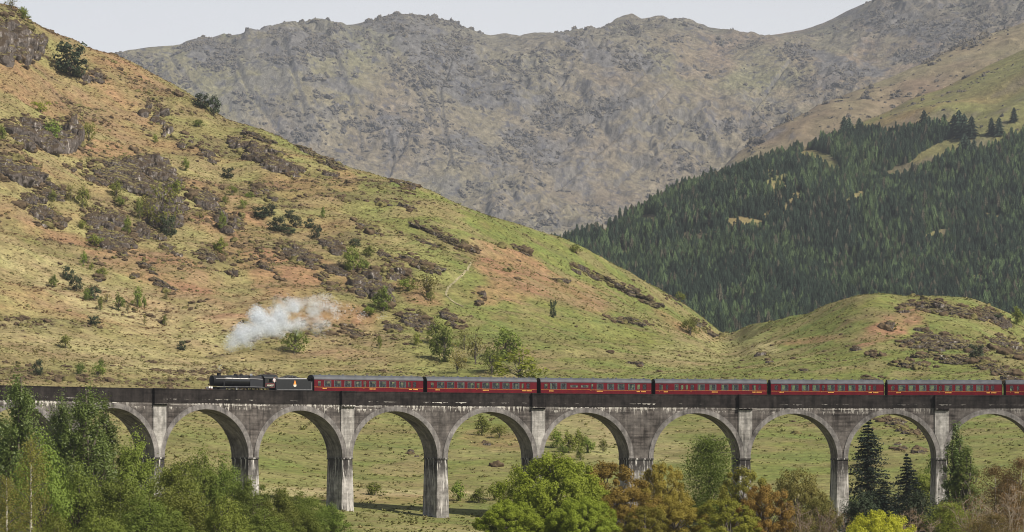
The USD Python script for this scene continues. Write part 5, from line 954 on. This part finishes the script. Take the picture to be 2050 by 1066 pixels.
EDGE_T = sorted([(1850, 262, 42), (1862, 268, 36), (1888, 262, 34), (1920, 272, 52), (1932, 275, 50), (1945, 276, 46), (1908, 270, 44), (1985, 268, 36), (2000, 272, 38), (1930, 308, 44), (1940, 312, 34), (1948, 310, 30), (2030, 246, 30), (1690, 268, 38), (1702, 270, 36), (1718, 268, 34)])
for i, (u, v, hp) in enumerate(EDGE_T):
    p = forest_point(u, v); s = hp * p[1] / F
    ORDN = ["first", "second", "third", "fourth", "fifth", "sixth", "seventh", "eighth", "ninth", "tenth", "eleventh", "twelfth", "thirteenth", "fourteenth", "fifteenth", "sixteenth"]
    copy_of("/World/tall_conifer_class_" + ["first", "second", "third"][i % 3], "tall_conifer", f"tall dark conifer on the plantation's upper edge, {ORDN[i]} from the left", "conifer", p, i * 2.1, "tall conifers on the plantation edge", (s * 1.5, s * 1.5, s))

# ------------------------------------------------------------------ trees in front of and under the viaduct
BIG = {}
def proto(key, fn, *a, **k):
    c = proto_class("tree_class_" + key); fn(c, *a, **k); BIG[key] = "/World/tree_class_" + key
proto("poplar", crown_tree, 201, 24.0, 8.5, "poplar", 19000, .32, nclump=150, base=.10, shape="column", spread=.075)
proto("poplar_slim", crown_tree, 202, 22.0, 5.2, "poplar", 11000, .32, nclump=80, base=.08, shape="column", spread=.11)
proto("willow", crown_tree, 203, 9.0, 8.5, "willow", 14000, .24, nclump=95, base=.06, shape="egg", spread=.085)
proto("willow_tall", crown_tree, 204, 11.0, 8.0, "willow", 14000, .24, nclump=95, base=.08, shape="egg", spread=.085)
proto("birch_bush", strand_tree, 205, 10.0, 7.5, "birch", 12000, .24, stems=3)
proto("birch", strand_tree, 206, 15.0, 8.5, "willow", 16000, .24, barkm=bark, nstr=230)
proto("oak", crown_tree, 207, 14.0, 17.0, "oak", 64000, .33, nclump=300, base=.06, shape="round", spread=.056)
proto("amber_oak", crown_tree, 208, 13.0, 12.0, "amber", 30000, .30, nclump=150, base=.14, shape="round", spread=.068)
proto("lime_tree", crown_tree, 209, 13.0, 9.5, "lime", 21000, .29, nclump=110, base=.14, shape="round", spread=.072)
proto("olive_tree", crown_tree, 210, 10.0, 9.0, "olive", 14000, .27, nclump=80, base=.12, shape="round", spread=.09)
proto("rust_birch", strand_tree, 211, 13.0, 8.0, "rust", 11000, .20, nstr=190, stems=2)
proto("thin_birch", strand_tree, 212, 15.0, 5.0, "olive", 5000, .20, nstr=150)
proto("bare_shrub", bare_shrub, 213, 8.0, 7.5, "rust", 900)
proto("spruce", conifer, 214, 19.0, 10.5, "spruce", levels=30, per=9, nn=30, size=.55)
proto("dark_conifer", conifer, 215, 12.0, 8.0, "spruce", levels=20, per=9, nn=28, size=.50)
proto("dark_bush", crown_tree, 216, 8.0, 8.0, "dark", 8000, .28, nclump=60, base=.05, shape="egg", spread=.11)
proto("yellow_bush", crown_tree, 217, 6.0, 9.0, "gold", 26000, .22, nclump=120, base=.05, shape="round", spread=.08)
SIZE = dict(poplar=(24, 8.5), poplar_slim=(22, 5.2), willow=(9, 8.5), willow_tall=(11, 8), birch_bush=(10, 7.5), birch=(15, 8.5), oak=(14, 17), amber_oak=(13, 12), lime_tree=(13, 9.5), olive_tree=(10, 9), rust_birch=(13, 8), thin_birch=(15, 5), bare_shrub=(8, 7.5), spruce=(19, 10.5), dark_conifer=(12, 8), dark_bush=(8, 8), yellow_bush=(6, 9))
# u of the middle, v of the top, width in photograph pixels, distance, kind, name, label
FRONT = [(42, 728, 118, 415, "poplar", "poplar_tree", "tall dark poplar at the left edge, its top above the viaduct parapet"), (122, 776, 100, 430, "poplar", "poplar_tree", "dark poplar second from the left edge, between two taller ones"), (172, 752, 118, 425, "poplar", "poplar_tree", "tall poplar third from left, in front of the first arches"), (208, 800, 84, 440, "poplar_slim", "poplar_tree", "slim poplar rightmost of the tall poplars at left"),
    (-20, 800, 110, 420, "poplar", "poplar_tree", "poplar cut off by the left edge of the picture"), (80, 870, 130, 398, "willow_tall", "willow_tree", "broad green tree at the foot of the tall poplars"), (62, 880, 80, 370, "thin_birch", "birch_tree", "thin pale birch with a white trunk in the bottom left corner"), (14, 955, 70, 362, "thin_birch", "birch_tree", "smaller thin birch at the very left edge, half bare"),
    (110, 1036, 120, 352, "willow", "willow_bush", "bright green bush on the bottom edge below the pale birch"), (160, 930, 130, 405, "willow_tall", "willow_tree", "green bushy tree right of the pale birch trunk"), (262, 868, 118, 440, "willow_tall", "willow_tree", "green tree standing before the second pier from left"), (330, 930, 120, 432, "birch_bush", "birch_bush", "olive green birch clump right of the second pier"), (395, 898, 104, 448, "willow_tall", "willow_tree", "rounded green tree below the third arch from left"), (446, 915, 104, 450, "willow_tall", "willow_tree", "green tree just left of the fourth pier"), (500, 962, 104, 446, "willow", "willow_bush", "green bush hiding the fourth pier's foot"), (556, 980, 108, 448, "willow", "willow_bush", "green bush in the middle of the fourth arch"), (612, 984, 100, 452, "willow_tall", "willow_bush", "green bush left of the fifth pier's foot"), (662, 1012, 84, 440, "willow", "willow_bush", "last green bush of the left thicket, before the open meadow"),
    (240, 965, 130, 400, "birch_bush", "birch_bush", "olive birch clump at lower left among the willows"), (300, 985, 140, 388, "willow_tall", "willow_tree", "lighter green willow low in the left thicket"), (380, 985, 130, 396, "birch_bush", "birch_bush", "pale stemmed birch clump in the middle of the left thicket"), (450, 1000, 120, 392, "willow", "willow_bush", "bright willow bush near the bottom edge under the fourth arch"), (530, 1020, 124, 398, "willow_tall", "willow_tree", "dark green willow at the bottom edge under the fourth pier"), (610, 1030, 110, 402, "willow", "willow_bush", "low willow bush at the bottom edge left of the meadow"), (200, 1020, 130, 372, "willow_tall", "willow_tree", "green willow cut by the bottom edge at left"), (345, 1035, 140, 368, "willow", "willow_bush", "leafy bush on the bottom edge under the third arch"),
    (1108, 918, 196, 462, "oak", "oak_tree", "big bright green oak in front of the middle of the viaduct"), (1022, 1006, 120, 452, "oak", "oak_tree", "lower oak left of the big bright green one"), (1165, 1000, 130, 446, "oak", "oak_tree", "smaller oak overlapping the big oak's right side"), (1216, 930, 150, 470, "amber_oak", "oak_tree", "orange brown oak right of the big green oak"), (1262, 985, 140, 452, "amber_oak", "oak_tree", "lower orange oak before the thick pier"), (1325, 932, 100, 474, "amber_oak", "oak_tree", "open amber oak right of the thick pier"), (1345, 995, 130, 450, "amber_oak", "oak_tree", "amber oak on the bottom edge below the dark birch"), (1290, 1015, 90, 440, "lime_tree", "oak_tree", "yellow green tree between two orange oaks"),
    (1416, 884, 112, 486, "birch", "birch_tree", "dark green drooping birch under the eighth arch"), (1490, 938, 98, 470, "lime_tree", "maple_tree", "yellow tree in front of the pier right of the dark birch"), (1530, 975, 110, 462, "amber_oak", "oak_tree", "golden tree right of the yellow tree"), (1455, 1000, 120, 448, "lime_tree", "maple_tree", "yellow green tree low on the bottom edge below the dark birch"), (1596, 942, 96, 500, "olive_tree", "hazel_tree", "brown olive tree under the ninth arch"), (1640, 1000, 80, 490, "olive_tree", "hazel_tree", "small olive tree left of the tall narrow pier"), (1585, 1000, 110, 462, "bare_shrub", "bare_shrub", "grey bare shrub before the brown olive tree"), (1650, 1012, 90, 470, "bare_shrub", "bare_shrub", "grey bare shrub at the foot of the narrow pier"),
    (1738, 838, 138, 592, "spruce", "spruce_tree", "tall dark spruce standing behind the arch at right"), (1815, 908, 92, 586, "dark_conifer", "conifer_tree", "dark conifer right of the tall spruce"), (1770, 965, 110, 580, "dark_conifer", "conifer_tree", "low dark conifer between the spruce and its neighbour"), (1850, 940, 80, 590, "willow_tall", "willow_tree", "green tree between the dark conifer and the last pier"),
    (1915, 850, 62, 522, "poplar_slim", "poplar_tree", "slim green poplar in front of the rightmost whole pier"), (1935, 900, 60, 516, "poplar_slim", "poplar_tree", "shorter slim poplar just right of the taller one"), (1850, 985, 110, 500, "dark_bush", "dark_bush", "dark bush at the foot of the rightmost whole pier"), (1725, 985, 90, 520, "dark_bush", "dark_bush", "dark bush below the tall spruce"), (1895, 1010, 100, 480, "birch", "birch_tree", "green birch low at right behind the bare birches"), (1760, 1030, 118, 440, "yellow_bush", "yellow_bush", "round yellow bush on the bottom edge at right"), (1830, 1015, 90, 470, "bare_shrub", "bare_shrub", "bare shrub right of the yellow bush"),
    (1990, 935, 120, 490, "rust_birch", "birch_tree", "rust brown birch near the right edge"), (2040, 920, 90, 484, "rust_birch", "birch_tree", "orange brown birch cut by the right edge"), (1960, 985, 100, 462, "bare_shrub", "bare_shrub", "pale bare tree with white branches at right"), (2025, 965, 110, 455, "bare_shrub", "bare_shrub", "pale bare tree in the bottom right corner"), (1990, 1030, 120, 440, "rust_birch", "birch_tree", "low rusty birch on the bottom edge at right")]
for i, (u, vt, wp, y, key, name, lab) in enumerate(FRONT):
    x = (u - UC) / F * y; zg = ground(x, y); zt = (VH - vt) / F * y; h0, w0 = SIZE[key]
    hs, ws = (zt - zg) / h0 * 1.0, wp * y / F / w0 * (1.12 if key not in ("spruce",) else 1.0)
    copy_of(BIG[key], name, lab, "bush" if "bush" in name or "shrub" in name else "tree", (x, y, zg - .1), i * 2.39, None, (ws, ws, hs))

# ------------------------------------------------------------------ the air
HAZE = 2.9e-5
haze_look = M("haze_air", {"v": ("principled_volume", {"color": (0.86, 0.91, 1.0), "density": HAZE, "anisotropy": 0.0})}, volume="v.volume")
keys(obj("haze", box(-2600, 2600, -60, 7600, -23, 1300), haze_look), "thin pale haze filling the air of the valley", "haze", None, "stuff")
